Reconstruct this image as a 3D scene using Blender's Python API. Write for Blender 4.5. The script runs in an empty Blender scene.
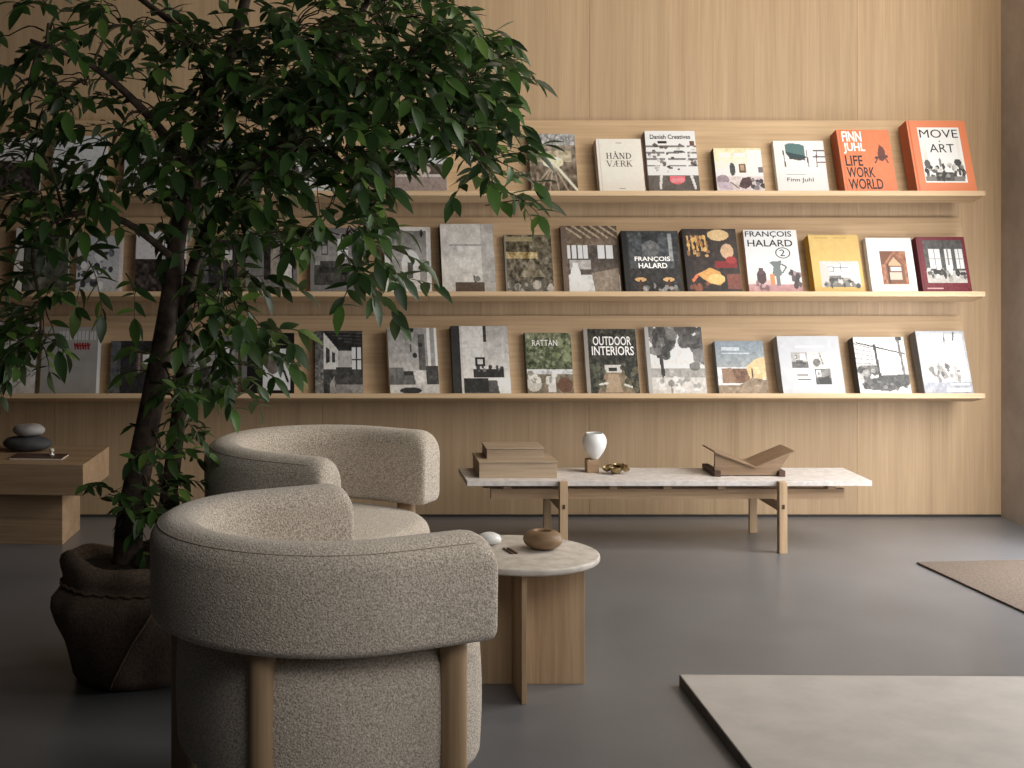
import bpy, bmesh, math, random
import numpy as np
from mathutils import Vector, Matrix

random.seed(7)
RNG = np.random.default_rng(11)
SC = bpy.context.scene
COL = SC.collection
R = math.radians

# ---------------------------------------------------------------- camera maths (metres, camera at x=0, y=0)
F, CX, CY, H = 1500.0, 300.0, 218.0, 1.34
WALL = 6.73
def P(px, py, Y):
    return Vector(((px - CX) * Y / F, Y, H - (py - CY) * Y / F))

def lin(c):
    def f(v):
        v /= 255.0
        return v / 12.92 if v <= .04045 else ((v + .055) / 1.055) ** 2.4
    return (f(c[0]), f(c[1]), f(c[2]), 1.0)

# ---------------------------------------------------------------- materials
def new_mat(name):
    m = bpy.data.materials.new(name); m.use_nodes = True
    nt = m.node_tree
    b = nt.nodes['Principled BSDF']
    return m, nt, b

def N(nt, kind, **kw):
    n = nt.nodes.new(kind)
    for k, v in kw.items():
        if k in n.inputs: n.inputs[k].default_value = v
        else: setattr(n, k, v)
    return n

def ramp(nt, stops):
    r = nt.nodes.new('ShaderNodeValToRGB')
    e = r.color_ramp.elements
    while len(e) < len(stops): e.new(.5)
    for i, (p, c) in enumerate(stops):
        e[i].position = p; e[i].color = c
    return r

def wood(name, dark, light, axis='z', fine=60, rough=.5, stretch=.03, bump=.08, tint=None, calm=False):
    m, nt, b = new_mat(name)
    L = nt.links
    tc = N(nt, 'ShaderNodeTexCoord'); mp = N(nt, 'ShaderNodeMapping')
    s = [1, 1, 1]; s['xyz'.index(axis)] = stretch
    mp.inputs['Scale'].default_value = s
    L.new(tc.outputs['Object'], mp.inputs['Vector'])
    n1 = N(nt, 'ShaderNodeTexNoise', Scale=fine, Detail=5.0, Roughness=.6)
    n2 = N(nt, 'ShaderNodeTexNoise', Scale=fine * .12, Detail=2.0, Distortion=.8)
    L.new(mp.outputs[0], n1.inputs['Vector']); L.new(mp.outputs[0], n2.inputs['Vector'])
    mx = N(nt, 'ShaderNodeMath', operation='MULTIPLY_ADD'); mx.inputs[1].default_value = .6
    L.new(n1.outputs[0], mx.inputs[0])
    m2 = N(nt, 'ShaderNodeMath', operation='MULTIPLY'); m2.inputs[1].default_value = .4
    L.new(n2.outputs[0], m2.inputs[0]); L.new(m2.outputs[0], mx.inputs[2])
    rp = ramp(nt, [(.26 if calm else .34, lin(dark)), (.7 if calm else .62, lin(light))])
    if calm: n2.inputs['Distortion'].default_value = 2.2; n2.inputs['Scale'].default_value = 9.0
    L.new(mx.outputs[0], rp.inputs[0])
    out = rp.outputs[0]
    if tint:   # veneer leaves of slightly different tone every `tint` metres along x
        sx = N(nt, 'ShaderNodeSeparateXYZ'); L.new(tc.outputs['Object'], sx.inputs[0])
        ad = N(nt, 'ShaderNodeMath', operation='ADD'); ad.inputs[1].default_value = -1.30 + 12 * tint
        L.new(sx.outputs[0], ad.inputs[0])
        dv = N(nt, 'ShaderNodeMath', operation='DIVIDE'); dv.inputs[1].default_value = tint
        L.new(ad.outputs[0], dv.inputs[0])
        fl = N(nt, 'ShaderNodeMath', operation='FLOOR'); L.new(dv.outputs[0], fl.inputs[0])
        wn = N(nt, 'ShaderNodeTexWhiteNoise', noise_dimensions='1D'); L.new(fl.outputs[0], wn.inputs['W'])
        mr = N(nt, 'ShaderNodeMapRange'); mr.inputs['To Min'].default_value = .9; mr.inputs['To Max'].default_value = 1.06
        L.new(wn.outputs['Value'], mr.inputs['Value'])
        vm = N(nt, 'ShaderNodeVectorMath', operation='SCALE'); L.new(out, vm.inputs[0]); L.new(mr.outputs[0], vm.inputs['Scale'])
        out = vm.outputs[0]
    L.new(out, b.inputs['Base Color'])
    b.inputs['Roughness'].default_value = rough
    b.inputs['Specular IOR Level'].default_value = .3
    if bump:
        bp = N(nt, 'ShaderNodeBump', Strength=bump, Distance=.002); L.new(n1.outputs[0], bp.inputs['Height']); L.new(bp.outputs[0], b.inputs['Normal'])
    return m

def noisy(name, a, c, scale=8, rough=.6, detail=4, bump=0, bdist=.003, lo=.35, hi=.65, spec=.5, metal=0, rough_var=0):
    m, nt, b = new_mat(name); L = nt.links
    tc = N(nt, 'ShaderNodeTexCoord')
    n1 = N(nt, 'ShaderNodeTexNoise', Scale=scale, Detail=float(detail), Roughness=.6)
    L.new(tc.outputs['Object'], n1.inputs['Vector'])
    rp = ramp(nt, [(lo, lin(a)), (hi, lin(c))]); L.new(n1.outputs[0], rp.inputs[0]); L.new(rp.outputs[0], b.inputs['Base Color'])
    b.inputs['Roughness'].default_value = rough; b.inputs['Specular IOR Level'].default_value = spec; b.inputs['Metallic'].default_value = metal
    if rough_var:
        mr = N(nt, 'ShaderNodeMapRange'); mr.inputs['To Min'].default_value = rough - rough_var; mr.inputs['To Max'].default_value = rough + rough_var
        L.new(n1.outputs[0], mr.inputs['Value']); L.new(mr.outputs[0], b.inputs['Roughness'])
    if bump:
        bp = N(nt, 'ShaderNodeBump', Strength=bump, Distance=bdist); L.new(n1.outputs[0], bp.inputs['Height']); L.new(bp.outputs[0], b.inputs['Normal'])
    return m

def boucle(name, a, c, d):
    m, nt, b = new_mat(name); L = nt.links
    tc = N(nt, 'ShaderNodeTexCoord')
    v = N(nt, 'ShaderNodeTexVoronoi', Scale=210.0); v.inputs['Randomness'].default_value = 1
    n0 = N(nt, 'ShaderNodeTexNoise', Scale=110.0, Detail=2.0)
    n1 = N(nt, 'ShaderNodeTexNoise', Scale=250.0, Detail=3.0, Roughness=.7)
    mxv = N(nt, 'ShaderNodeMixRGB'); mxv.inputs[0].default_value = .012
    L.new(tc.outputs['Object'], mxv.inputs[1]); L.new(n0.outputs['Color'], mxv.inputs[2])
    L.new(mxv.outputs[0], v.inputs['Vector']); L.new(tc.outputs['Object'], n1.inputs['Vector']); L.new(tc.outputs['Object'], n0.inputs['Vector'])
    rp = ramp(nt, [(.36, lin(a)), (.5, lin(c)), (.66, lin(d))]); L.new(n1.outputs[0], rp.inputs[0])
    L.new(rp.outputs[0], b.inputs['Base Color'])
    b.inputs['Roughness'].default_value = .95; b.inputs['Specular IOR Level'].default_value = .1
    b.inputs['Sheen Weight'].default_value = .25; b.inputs['Sheen Roughness'].default_value = .6
    ad = N(nt, 'ShaderNodeMath', operation='SUBTRACT'); L.new(n1.outputs[0], ad.inputs[0])
    ml = N(nt, 'ShaderNodeMath', operation='MULTIPLY'); ml.inputs[1].default_value = .7; L.new(v.outputs['Distance'], ml.inputs[0]); L.new(ml.outputs[0], ad.inputs[1])
    bp = N(nt, 'ShaderNodeBump', Strength=.6, Distance=.0035); L.new(ad.outputs[0], bp.inputs['Height']); L.new(bp.outputs[0], b.inputs['Normal'])
    return m

def plain(name, c, rough=.6, metal=0, spec=.4):
    m, nt, b = new_mat(name)
    b.inputs['Base Color'].default_value = lin(c); b.inputs['Roughness'].default_value = rough
    b.inputs['Metallic'].default_value = metal; b.inputs['Specular IOR Level'].default_value = spec
    return m

def attr_mat(name, rough=.45, spec=.35, trans=0, back=None):
    m, nt, b = new_mat(name); L = nt.links
    a = N(nt, 'ShaderNodeAttribute', attribute_name='tone'); a.attribute_type = 'GEOMETRY'
    out = a.outputs['Color']
    if back:
        g = N(nt, 'ShaderNodeNewGeometry'); mx = N(nt, 'ShaderNodeMixRGB'); mx.inputs[2].default_value = lin(back)
        ml = N(nt, 'ShaderNodeMath', operation='MULTIPLY'); ml.inputs[1].default_value = .6; L.new(g.outputs['Backfacing'], ml.inputs[0])
        L.new(ml.outputs[0], mx.inputs[0]); L.new(out, mx.inputs[1]); out = mx.outputs[0]
    L.new(out, b.inputs['Base Color'])
    b.inputs['Roughness'].default_value = rough; b.inputs['Specular IOR Level'].default_value = spec
    if trans:
        t = N(nt, 'ShaderNodeBsdfTranslucent'); L.new(out, t.inputs['Color'])
        ms = N(nt, 'ShaderNodeMixShader'); ms.inputs[0].default_value = trans
        o = nt.nodes['Material Output']
        L.new(b.outputs[0], ms.inputs[1]); L.new(t.outputs[0], ms.inputs[2]); L.new(ms.outputs[0], o.inputs['Surface'])
    return m

M = dict(
    wall=wood('oak_veneer_wall', (156, 129, 99), (187, 160, 126), 'z', 150, .55, .02, .03, tint=1.2, calm=True),
    panel=wood('oak_panel', (166, 138, 106), (192, 164, 130), 'x', 70, .5, .03, .03),
    shelf=wood('oak_shelf', (178, 150, 116), (206, 178, 142), 'x', 70, .5, .03, .03),
    oak_x=wood('oak_grain_across', (140, 114, 88), (174, 146, 116), 'x', 80, .5, .04, .04),
    oak_z=wood('oak_grain_upright', (162, 134, 105), (196, 168, 135), 'z', 80, .5, .04, .04),
    oak_y=wood('oak_grain_deep', (146, 120, 94), (180, 152, 122), 'y', 80, .5, .04, .04),
    box=wood('pale_box_oak', (150, 130, 108), (180, 159, 135), 'x', 70, .55, .05, .03),
    walnut=wood('brown_stand_wood', (122, 99, 77), (152, 127, 102), 'x', 70, .5, .05, .03),
    walnut_dark=wood('walnut_dark', (62, 44, 36), (88, 66, 54), 'x', 60, .5, .05, .04),
    bowl=wood('turned_bowl_wood', (116, 91, 67), (152, 125, 97), 'x', 50, .45, .12, .03),
    floor=noisy('polished_concrete', (95, 95, 97), (110, 110, 113), 1.3, .3, 6, 0, lo=.3, hi=.7, spec=.4),
    conc=noisy('taupe_concrete_wall', (160, 148, 139), (178, 166, 156), 5, .85, 5, .1),
    slab=noisy('pale_stone_slab', (160, 154, 149), (173, 167, 161), 7, .6, 6, .02),
    slab_side_shade=noisy('shaded_slab_side', (66, 61, 57), (84, 78, 73), 20, .8),
    trav=noisy('travertine', (176, 166, 154), (206, 198, 188), 26, .5, 8, .05, .001, .3, .62),
    white_stone=noisy('pale_bench_stone', (190, 182, 176), (216, 209, 204), 34, .5, 8, .03, .001, .3, .62),
    boucle=boucle('beige_boucle', (144, 132, 118), (193, 180, 164), (226, 216, 202)),
    seam=noisy('boucle_seam', (150, 136, 120), (176, 162, 146), 150, .95),
    leg=wood('oak_leg', (146, 120, 92), (178, 150, 118), 'z', 70, .45, .03, .03),
    burlap=noisy('brown_burlap', (84, 70, 59), (120, 102, 87), 140, .95, 4, .5, .003),
    rope=noisy('twine', (84, 68, 54), (112, 94, 76), 200, .95, 3, .6, .003),
    seam_light=noisy('pale_hem', (118, 100, 84), (140, 122, 104), 120, .95),
    soil=noisy('soil', (30, 23, 18), (52, 40, 30), 60, 1, 4, .8, .01),
    bark=noisy('bark', (48, 37, 31), (88, 72, 60), 30, .85, 6, .7, .006),
    twig=noisy('twig_bark', (64, 54, 40), (94, 82, 60), 40, .8, 3),
    jute=noisy('jute_mat', (74, 63, 54), (104, 90, 77), 110, .95, 4, .5, .004),
    black=plain('shadow_gap', (52, 46, 42), .9),
    white_cer=noisy('white_ceramic', (222, 222, 221), (232, 232, 231), 6, .35, 3),
    brass=noisy('brass', (136, 118, 84), (170, 150, 112), 40, .4, 3, metal=1),
    dark_stone=noisy('dark_stone', (54, 55, 58), (70, 70, 73), 20, .8, 4, .1),
    grey_stone=noisy('grey_stone', (140, 136, 136), (166, 162, 160), 14, .75, 5, .1),
    pages=noisy('paper_edge', (206, 198, 186), (222, 215, 204), 60, .8, 2),
    print=attr_mat('printed_cover', .42, .35),
    leaf=attr_mat('ficus_leaf', .4, .45, .26, (100, 118, 78)),
    ink_black=plain('ink_black', (30, 28, 28), .6),
    ink_white=plain('ink_white', (240, 238, 234), .6),
    ink_ochre=plain('ink_ochre', (206, 170, 112), .6),
    ink_red=plain('ink_red', (150, 40, 44), .6),
    glass=plain('pale_glass', (210, 205, 196), .1, 0, .8),
)
COVER = {}
def cover_mat(c):
    if c not in COVER: COVER[c] = noisy('book_cloth', c, tuple(min(255, int(v * 1.05)) for v in c), 90, .6, 2, spec=.3)
    return COVER[c]

# ---------------------------------------------------------------- mesh helpers
class MB:
    def __init__(s): s.bm = bmesh.new()
    def box(s, x0, x1, y0, y1, z0, z1, mat=None, bev=0):
        t = bmesh.new()
        vs = [t.verts.new(v) for v in ((x0,y0,z0),(x1,y0,z0),(x1,y1,z0),(x0,y1,z0),(x0,y0,z1),(x1,y0,z1),(x1,y1,z1),(x0,y1,z1))]
        for f in ((3,2,1,0),(4,5,6,7),(0,1,5,4),(1,2,6,5),(2,3,7,6),(3,0,4,7)): t.faces.new([vs[i] for i in f])
        if bev: bmesh.ops.bevel(t, geom=list(t.edges), offset=bev, segments=2, affect='EDGES', profile=.6)
        if mat is not None: bmesh.ops.transform(t, matrix=mat, verts=t.verts)
        s.merge(t); return s
    def merge(s, t):
        me = bpy.data.meshes.new('tmp'); t.to_mesh(me); t.free(); s.bm.from_mesh(me); bpy.data.meshes.remove(me)
    def prism(s, pts, y0, y1, bev=0):           # polygon in xz extruded along y
        t = bmesh.new()
        a = [t.verts.new((x, y0, z)) for x, z in pts]; b = [t.verts.new((x, y1, z)) for x, z in pts]
        t.faces.new(a); t.faces.new(b[::-1])
        n = len(pts)
        for i in range(n): t.faces.new((a[i], b[i], b[(i+1)%n], a[(i+1)%n]))
        bmesh.ops.recalc_face_normals(t, faces=t.faces)
        if bev: bmesh.ops.bevel(t, geom=list(t.edges), offset=bev, segments=2, affect='EDGES')
        s.merge(t); return s
    def lathe(s, prof, seg=48, c=(0,0,0), fx=None):
        t = s.bm; rings = []
        for k, (r, z) in enumerate(prof):
            if r < 1e-6: rings.append([t.verts.new((c[0], c[1], c[2]+z))]); continue
            ring = []
            for i in range(seg):
                a = 2*math.pi*i/seg
                rr, zz = (r, z) if fx is None else fx(r, z, a, k)
                ring.append(t.verts.new((c[0]+rr*math.cos(a), c[1]+rr*math.sin(a), c[2]+zz)))
            rings.append(ring)
        for A, B in zip(rings, rings[1:]):
            for i in range(seg):
                j = (i+1) % seg
                if len(A) == 1 and len(B) == 1: continue
                if len(A) == 1: t.faces.new((A[0], B[j], B[i]))
                elif len(B) == 1: t.faces.new((A[i], A[j], B[0]))
                else: t.faces.new((A[i], A[j], B[j], B[i]))
        return s
    def tube(s, pts, rad, seg=8, cap=True):
        t = s.bm; pts = [Vector(p) for p in pts]
        rads = rad if isinstance(rad, (list, tuple)) else [rad]*len(pts)
        rings = []; prev = None
        for i, p in enumerate(pts):
            d = (pts[min(i+1, len(pts)-1)] - pts[max(i-1, 0)]).normalized()
            if prev is None: u = d.orthogonal().normalized()
            else: u = (prev - d * prev.dot(d)).normalized()
            prev = u; v = d.cross(u)
            rings.append([t.verts.new(p + (u*math.cos(2*math.pi*k/seg) + v*math.sin(2*math.pi*k/seg))*rads[i]) for k in range(seg)])
        for A, B in zip(rings, rings[1:]):
            for k in range(seg): t.faces.new((A[k], A[(k+1)%seg], B[(k+1)%seg], B[k]))
        if cap: t.faces.new(rings[0][::-1]); t.faces.new(rings[-1])
        return s
    def build(s, name, mat, parent=None, smooth=False, angle=None, loc=None):
        bmesh.ops.recalc_face_normals(s.bm, faces=s.bm.faces)
        me = bpy.data.meshes.new(name); s.bm.to_mesh(me); s.bm.free()
        if smooth: me.polygons.foreach_set('use_smooth', [True]*len(me.polygons))
        me.materials.append(mat)
        if angle and smooth: me.set_sharp_from_angle(angle=angle)
        o = bpy.data.objects.new(name, me); COL.objects.link(o)
        if parent: o.parent = parent
        if loc: o.location = loc
        return o

def tag(o, label=None, cat=None, group=None, kind=None):
    if label: o['label'] = label
    if cat: o['category'] = cat
    if group: o['group'] = group
    if kind: o['kind'] = kind
    return o
def thing(name, label, cat, loc=(0,0,0), rz=0, group=None, rx=0):
    o = bpy.data.objects.new(name, None); COL.objects.link(o); o.empty_display_size = .1
    o.location = loc; o.rotation_euler = (rx, 0, rz)
    return tag(o, label, cat, group)
def copy_tree(o, parent=None):
    c = o.copy(); COL.objects.link(c)
    if parent: c.parent = parent
    for ch in list(o.children): copy_tree(ch, c)
    return c

# ---------------------------------------------------------------- the setting
XR = 3.145
b = MB(); b.box(-5.5, XR + .3, -1.0, WALL + .3, -.1, 0)
tag(b.build('floor', M['floor']), kind='structure')
b = MB()
x = 1.30 - 6 * 1.2
while x < XR - .01:
    x1 = min(x + 1.2, XR + .005); b.box(x + .0007, x1 - .0007, WALL, WALL + .03, .0105, 3.6); x += 1.2
b.box(-5.9, XR + .3, WALL + .028, WALL + .25, 0, 3.6)
tag(b.build('wall_back', M['wall']), kind='structure')
b = MB(); b.box(-5.5, XR, WALL - .002, WALL + .02, 0.0005, .010)  # dark strip standing in for the shade of the gap at the wall foot
tag(b.build('gap_shade_back', M['black']), kind='structure')
b = MB(); b.box(XR, XR + .3, 5.98, WALL + .25, 0, 3.6)
tag(b.build('wall_right', M['conc']), kind='structure')

# ---------------------------------------------------------------- display ledges
TH = R(20); ct, st = math.cos(TH), math.sin(TH)
LEDGE = .121; YC = 6.578
Z_FRONT = {1: 1.458, 2: 1.0241, 3: .5846}
ZC = {k: v - LEDGE * st for k, v in Z_FRONT.items()}
SX0, SX1 = -3.4, 2.954
names = {1: 'uppermost', 2: 'middle', 3: 'lowest'}
for row in (1, 2, 3):
    t = thing('display_shelf', f'{names[row]} of the three long oak book ledges on the panelled wall', 'shelf', (0, YC, ZC[row]), 0, 'oak book ledges on the wall', rx=-TH)
    bb = MB()
    # board: thin at the front lip, thicker towards the wall
    tm = bmesh.new(); prof = [(-LEDGE+.0075, -.0205), (-LEDGE, 0), (.012, 0), (.012, -.006)]
    a = [tm.verts.new((SX0, y, z)) for y, z in prof]; c = [tm.verts.new((SX1, y, z)) for y, z in prof]
    tm.faces.new(a); tm.faces.new(c[::-1])
    for i in range(4): tm.faces.new((a[i], c[i], c[(i+1) % 4], a[(i+1) % 4]))
    bmesh.ops.recalc_face_normals(tm, faces=tm.faces)
    bmesh.ops.bevel(tm, geom=list(tm.edges), offset=.0015, segments=2, affect='EDGES')
    bb.merge(tm); bb.build('ledge_board', M['shelf'], t)
    MB().box(SX0, SX1 - .002, 0, .012, .0005, .383, bev=.0012).build('back_panel', M['panel'], t)
    def loc_(Y, Z): dy, dz = Y-YC, Z-ZC[row]; return (dy*ct - dz*st, dy*st + dz*ct)
    tri = [(.0125, .004), (.0125, .365), loc_(WALL-.001, ZC[row]+.335), loc_(WALL-.001, ZC[row]+.012)]
    tm = bmesh.new(); a = [tm.verts.new((SX0+.02, y, z)) for y, z in tri]; c = [tm.verts.new((2.93, y, z)) for y, z in tri]
    tm.faces.new(a); tm.faces.new(c[::-1])
    for i in range(4): tm.faces.new((a[i], c[i], c[(i+1) % 4], a[(i+1) % 4]))
    mb_ = MB(); mb_.merge(tm); mb_.build('wall_mount', M['panel'], t)

# ---------------------------------------------------------------- cover painter
class Paint:
    def __init__(s, w, h, bg):
        s.w, s.h = w, h; s.a = np.empty((h, w, 3)); s.a[:] = bg
        ys, xs = np.mgrid[0:h, 0:w]; s.X = (xs + .5) / w; s.Y = (ys + .5) / h
    def put(s, mask, c, al=1.0): s.a[mask] = s.a[mask] * (1 - al) + np.array(c, float) * al; return s
    def rect(s, x0, y0, x1, y1, c, al=1.0): return s.put((s.X >= x0) & (s.X < x1) & (s.Y >= y0) & (s.Y < y1), c, al)
    def ell(s, x, y, rx, ry, c, al=1.0): return s.put(((s.X-x)/rx)**2 + ((s.Y-y)/ry)**2 <= 1, c, al)
    def poly(s, pts, c, al=1.0):
        m = np.zeros(s.X.shape, bool); n = len(pts)
        for i in range(n):
            (xa, ya), (xb, yb) = pts[i], pts[(i+1) % n]
            if ya == yb: continue
            k = ((ya > s.Y) != (yb > s.Y)) & (s.X < (xb-xa)*(s.Y-ya)/(yb-ya)+xa); m ^= k
        return s.put(m, c, al)
    def line(s, x0, y0, x1, y1, wd, c, al=1.0):
        dx, dy = x1-x0, y1-y0; L2 = dx*dx+dy*dy+1e-9
        t = np.clip(((s.X-x0)*dx+(s.Y-y0)*dy)/L2, 0, 1)
        return s.put((s.X-x0-t*dx)**2+(s.Y-y0-t*dy)**2 <= (wd/2)**2, c, al)
    def grad(s, x0, y0, x1, y1, c0, c1, horiz=False):
        m = (s.X >= x0) & (s.X < x1) & (s.Y >= y0) & (s.Y < y1)
        t = ((s.X-x0)/(x1-x0) if horiz else (s.Y-y0)/(y1-y0))[m][:, None]
        s.a[m] = np.array(c0, float)*(1-t)+np.array(c1, float)*t; return s
    def noise(s, x0, y0, x1, y1, amp, cell=.05, col=(1, 1, 1)):
        gw, gh = int(2/cell)+2, int(2/cell)+2; g = RNG.normal(0, 1, (gh, gw))
        fx, fy = s.X/cell, s.Y/cell; ix, iy = fx.astype(int), fy.astype(int); tx, ty = fx-ix, fy-iy
        v = g[iy, ix]*(1-tx)*(1-ty)+g[iy, ix+1]*tx*(1-ty)+g[iy+1, ix]*(1-tx)*ty+g[iy+1, ix+1]*tx*ty
        m = (s.X >= x0) & (s.X < x1) & (s.Y >= y0) & (s.Y < y1)
        s.a[m] += (v[m][:, None])*amp*np.array(col); return s
    def blobs(s, x0, y0, x1, y1, n, r, cols, al=.8, sq=1.0):
        for _ in range(n):
            c = cols[int(RNG.integers(len(cols)))]
            s.ell(RNG.uniform(x0, x1), RNG.uniform(y0, y1), r*RNG.uniform(.5, 1.4), r*sq*RNG.uniform(.5, 1.4), c, al)
        return s

G = lambda v: (v, v*.98, v*.955)

def room(p, x0=0, y0=0, x1=1, y1=1, wall=190, floor=110, hy=.66, win=(.6, .15, .85, .5), dark=45, seed=0):
    w, h = x1-x0, y1-y0; U = lambda u: x0+u*w; V = lambda v: y0+v*h
    p.grad(x0, y0, x1, V(hy), G(wall*.85), G(wall)); p.grad(x0, V(hy), x1, y1, G(floor), G(floor*.75))
    if win:
        a, b_, c, d = win; p.rect(U(a), V(b_), U(c), V(d), G(238))
        p.line(U((a+c)/2), V(b_), U((a+c)/2), V(d), .015*w, G(dark*1.5)); p.line(U(a), V((b_+d)/2), U(c), V((b_+d)/2), .015*w, G(dark*1.5))
    r = np.random.default_rng(seed)
    sx = r.uniform(.08, .3); p.rect(U(sx), V(hy+.02), U(sx+.45), V(hy+.15), G(dark*1.4)); p.rect(U(sx+.02), V(hy-.08), U(sx+.42), V(hy+.03), G(dark*1.9))
    p.ell(U(.78), V(hy+.14), .1*w, .05*h, G(dark)); p.line(U(.78), V(hy+.15), U(.78), V(.97), .02*w, G(dark))
    p.rect(U(.2), V(.22), U(.34), V(.42), G(dark*1.6)); p.rect(U(.22), V(.24), U(.32), V(.4), G(wall*1.05))
    p.noise(x0, y0, x1, y1, 9, .06); p.noise(x0, y0, x1, y1, 6, .025)

def art_gardenroom(p):
    p.grad(0, 0, 1, 1, (150, 140, 128), (96, 84, 72)); p.rect(0, 0, 1, .2, (150, 150, 150)); p.noise(0, 0, 1, .2, 26, .03)
    p.rect(.1, .3, .9, .5, (170, 160, 140)); p.ell(.5, .5, .22, .1, (232, 218, 190)); p.noise(0, .2, 1, 1, 24, .05)
    for k in range(6): p.line(.5, .55, k*.2, 1, .03, (190, 178, 160), .6)
    p.line(.55, .55, .98, .98, .05, (220, 208, 190))
def art_craft(p):
    p.rect(0, 0, 1, 1, (216, 204, 196)); p.noise(0, 0, 1, 1, 2, .04); p.rect(.045, 0, .06, 1, (190, 178, 170)); p.rect(.43, .07, .56, .085, (130, 120, 115)); p.rect(.43, .945, .56, .96, (130, 120, 115))
def art_creatives(p):
    p.rect(0, 0, 1, 1, (226, 226, 226)); p.rect(0, .74, 1, 1, (98, 92, 88)); p.noise(0, .74, 1, 1, 6, .1)
    for y in (.25, .355, .46, .57): p.rect(0, y, 1, y+.03, (120, 118, 118)); p.rect(.36, y, .42, y+.03, (210, 210, 210)); p.rect(.78, y, .82, y+.03, (210, 210, 210))
    p.blobs(.04, .2, .96, .7, 46, .035, [(60, 58, 60), (120, 112, 110), (180, 176, 174), (90, 80, 78), (240, 240, 240)], .9, .7)
    p.rect(.24, .17, .42, .215, (44, 40, 40)); p.rect(.56, .33, .72, .365, (90, 92, 96)); p.rect(.88, .14, .97, .24, (110, 76, 66))
    p.rect(0, .08, 1, .165, (228, 228, 228)); p.ell(.57, .82, .15, .07, (206, 108, 116)); p.rect(.42, .76, .72, .84, (214, 116, 124)); p.rect(.46, .8, .7, .86, (228, 140, 146))
    p.line(.26, .76, .23, .95, .05, (200, 200, 200)); p.line(.86, .76, .92, .95, .05, (200, 200, 200))
def art_kids(p):
    p.grad(0, 0, 1, .7, (214, 196, 160), (236, 232, 226)); p.rect(.7, .05, 1, .75, (232, 230, 228)); p.rect(0, .66, 1, 1, (198, 188, 188))
    p.rect(.12, .12, .36, .22, (246, 240, 222)); p.rect(.42, .12, .66, .22, (246, 240, 222))
    p.ell(.36, .5, .06, .15, (74, 76, 74)); p.rect(.5, .37, .65, .58, (110, 84, 62)); p.rect(.53, .41, .62, .54, (160, 140, 120)); p.rect(.9, .45, 1, .58, (110, 106, 108))
    p.poly([(.45, .9), (.55, .7), (.72, .68), (.75, .85), (.6, .96)], (84, 66, 68)); p.ell(.14, .74, .13, .11, (146, 132, 140)); p.poly([(.02, .8), (.3, .8), (.34, .97), (.05, .97)], (178, 166, 178)); p.line(.3, .8, .46, .94, .02, (90, 70, 60)); p.blobs(.75, .74, 1, .95, 9, .05, [(70, 66, 70), (120, 116, 120)], .9); p.noise(0, 0, 1, 1, 7, .06)
def art_chairwhite(p):
    p.rect(0, 0, 1, 1, (232, 230, 224)); p.rect(.05, 0, .06, 1, (208, 206, 202))
    p.poly([(.22, .08), (.3, .05), (.52, .06), (.6, .1), (.6, .3), (.5, .38), (.3, .35), (.23, .25)], (86, 112, 112)); p.poly([(.23, .22), (.6, .3), (.64, .34), (.5, .4), (.3, .36)], (52, 72, 74))
    p.line(.18, .2, .2, .52, .022, (92, 80, 70)); p.line(.64, .2, .66, .52, .022, (92, 80, 70)); p.line(.3, .36, .6, .38, .02, (84, 66, 56))
    p.rect(.78, .19, 1, .215, (70, 58, 54)); p.rect(.76, .31, 1, .335, (84, 66, 64)); p.line(.84, .2, .82, .52, .02, (96, 80, 74)); p.line(.83, .43, 1, .43, .02, (120, 104, 98)); p.rect(.2, .67, .58, .685, (150, 148, 146))
def art_orange(p):
    p.rect(0, 0, 1, 1, (196, 116, 78)); p.rect(.045, 0, .06, 1, (190, 96, 48)); p.noise(0, 0, 1, 1, 2, .04)
    p.poly([(.72, .4), (.78, .24), (.86, .3), (.88, .46), (.8, .52), (.74, .5)], (96, 46, 34)); p.line(.68, .46, .9, .44, .04, (80, 40, 32)); p.line(.7, .48, .66, .54, .025, (80, 40, 32)); p.line(.86, .46, .9, .54, .025, (80, 40, 32))
def art_moveart(p):
    p.rect(0, 0, 1, 1, (198, 124, 90)); p.rect(.03, 0, .045, 1, (186, 98, 58)); p.rect(.16, .1, .87, .88, (232, 232, 230))
    p.grad(.2, .3, .26, .7, G(214), G(180)); p.rect(.78, .2, .84, .8, G(206))
    p.blobs(.18, .62, .84, .84, 40, .035, [G(70), G(120), G(176), G(40)], .85); p.rect(.18, .8, .84, .86, G(120)); p.rect(.36, .74, .66, .86, G(88)); p.blobs(.38, .74, .64, .84, 14, .03, [G(140), G(60)], .9)
    p.ell(.24, .62, .05, .06, G(90)); p.ell(.46, .6, .02, .07, G(120)); p.ell(.76, .6, .06, .05, G(70)); p.line(.5, .65, .5, .75, .015, G(60))
def art_outdoor1(p):
    p.grad(0, 0, 1, 1, (104, 96, 78), (92, 86, 76)); p.rect(.02, .3, .7, .42, (176, 158, 120)); p.noise(0, 0, 1, 1, 22, .07); p.noise(0, 0, 1, 1, 16, .03); p.poly([(.3, .75), (.55, .4), (.85, .75)], (128, 120, 104)); p.noise(.2, .4, .9, .8, 18, .05); p.blobs(0, .85, 1, 1, 22, .06, [(190, 184, 176), (100, 98, 92)], .7); p.rect(0, .03, .6, .12, (150, 138, 110)); p.rect(.0, .0, .04, 1, (130, 128, 122))
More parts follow.
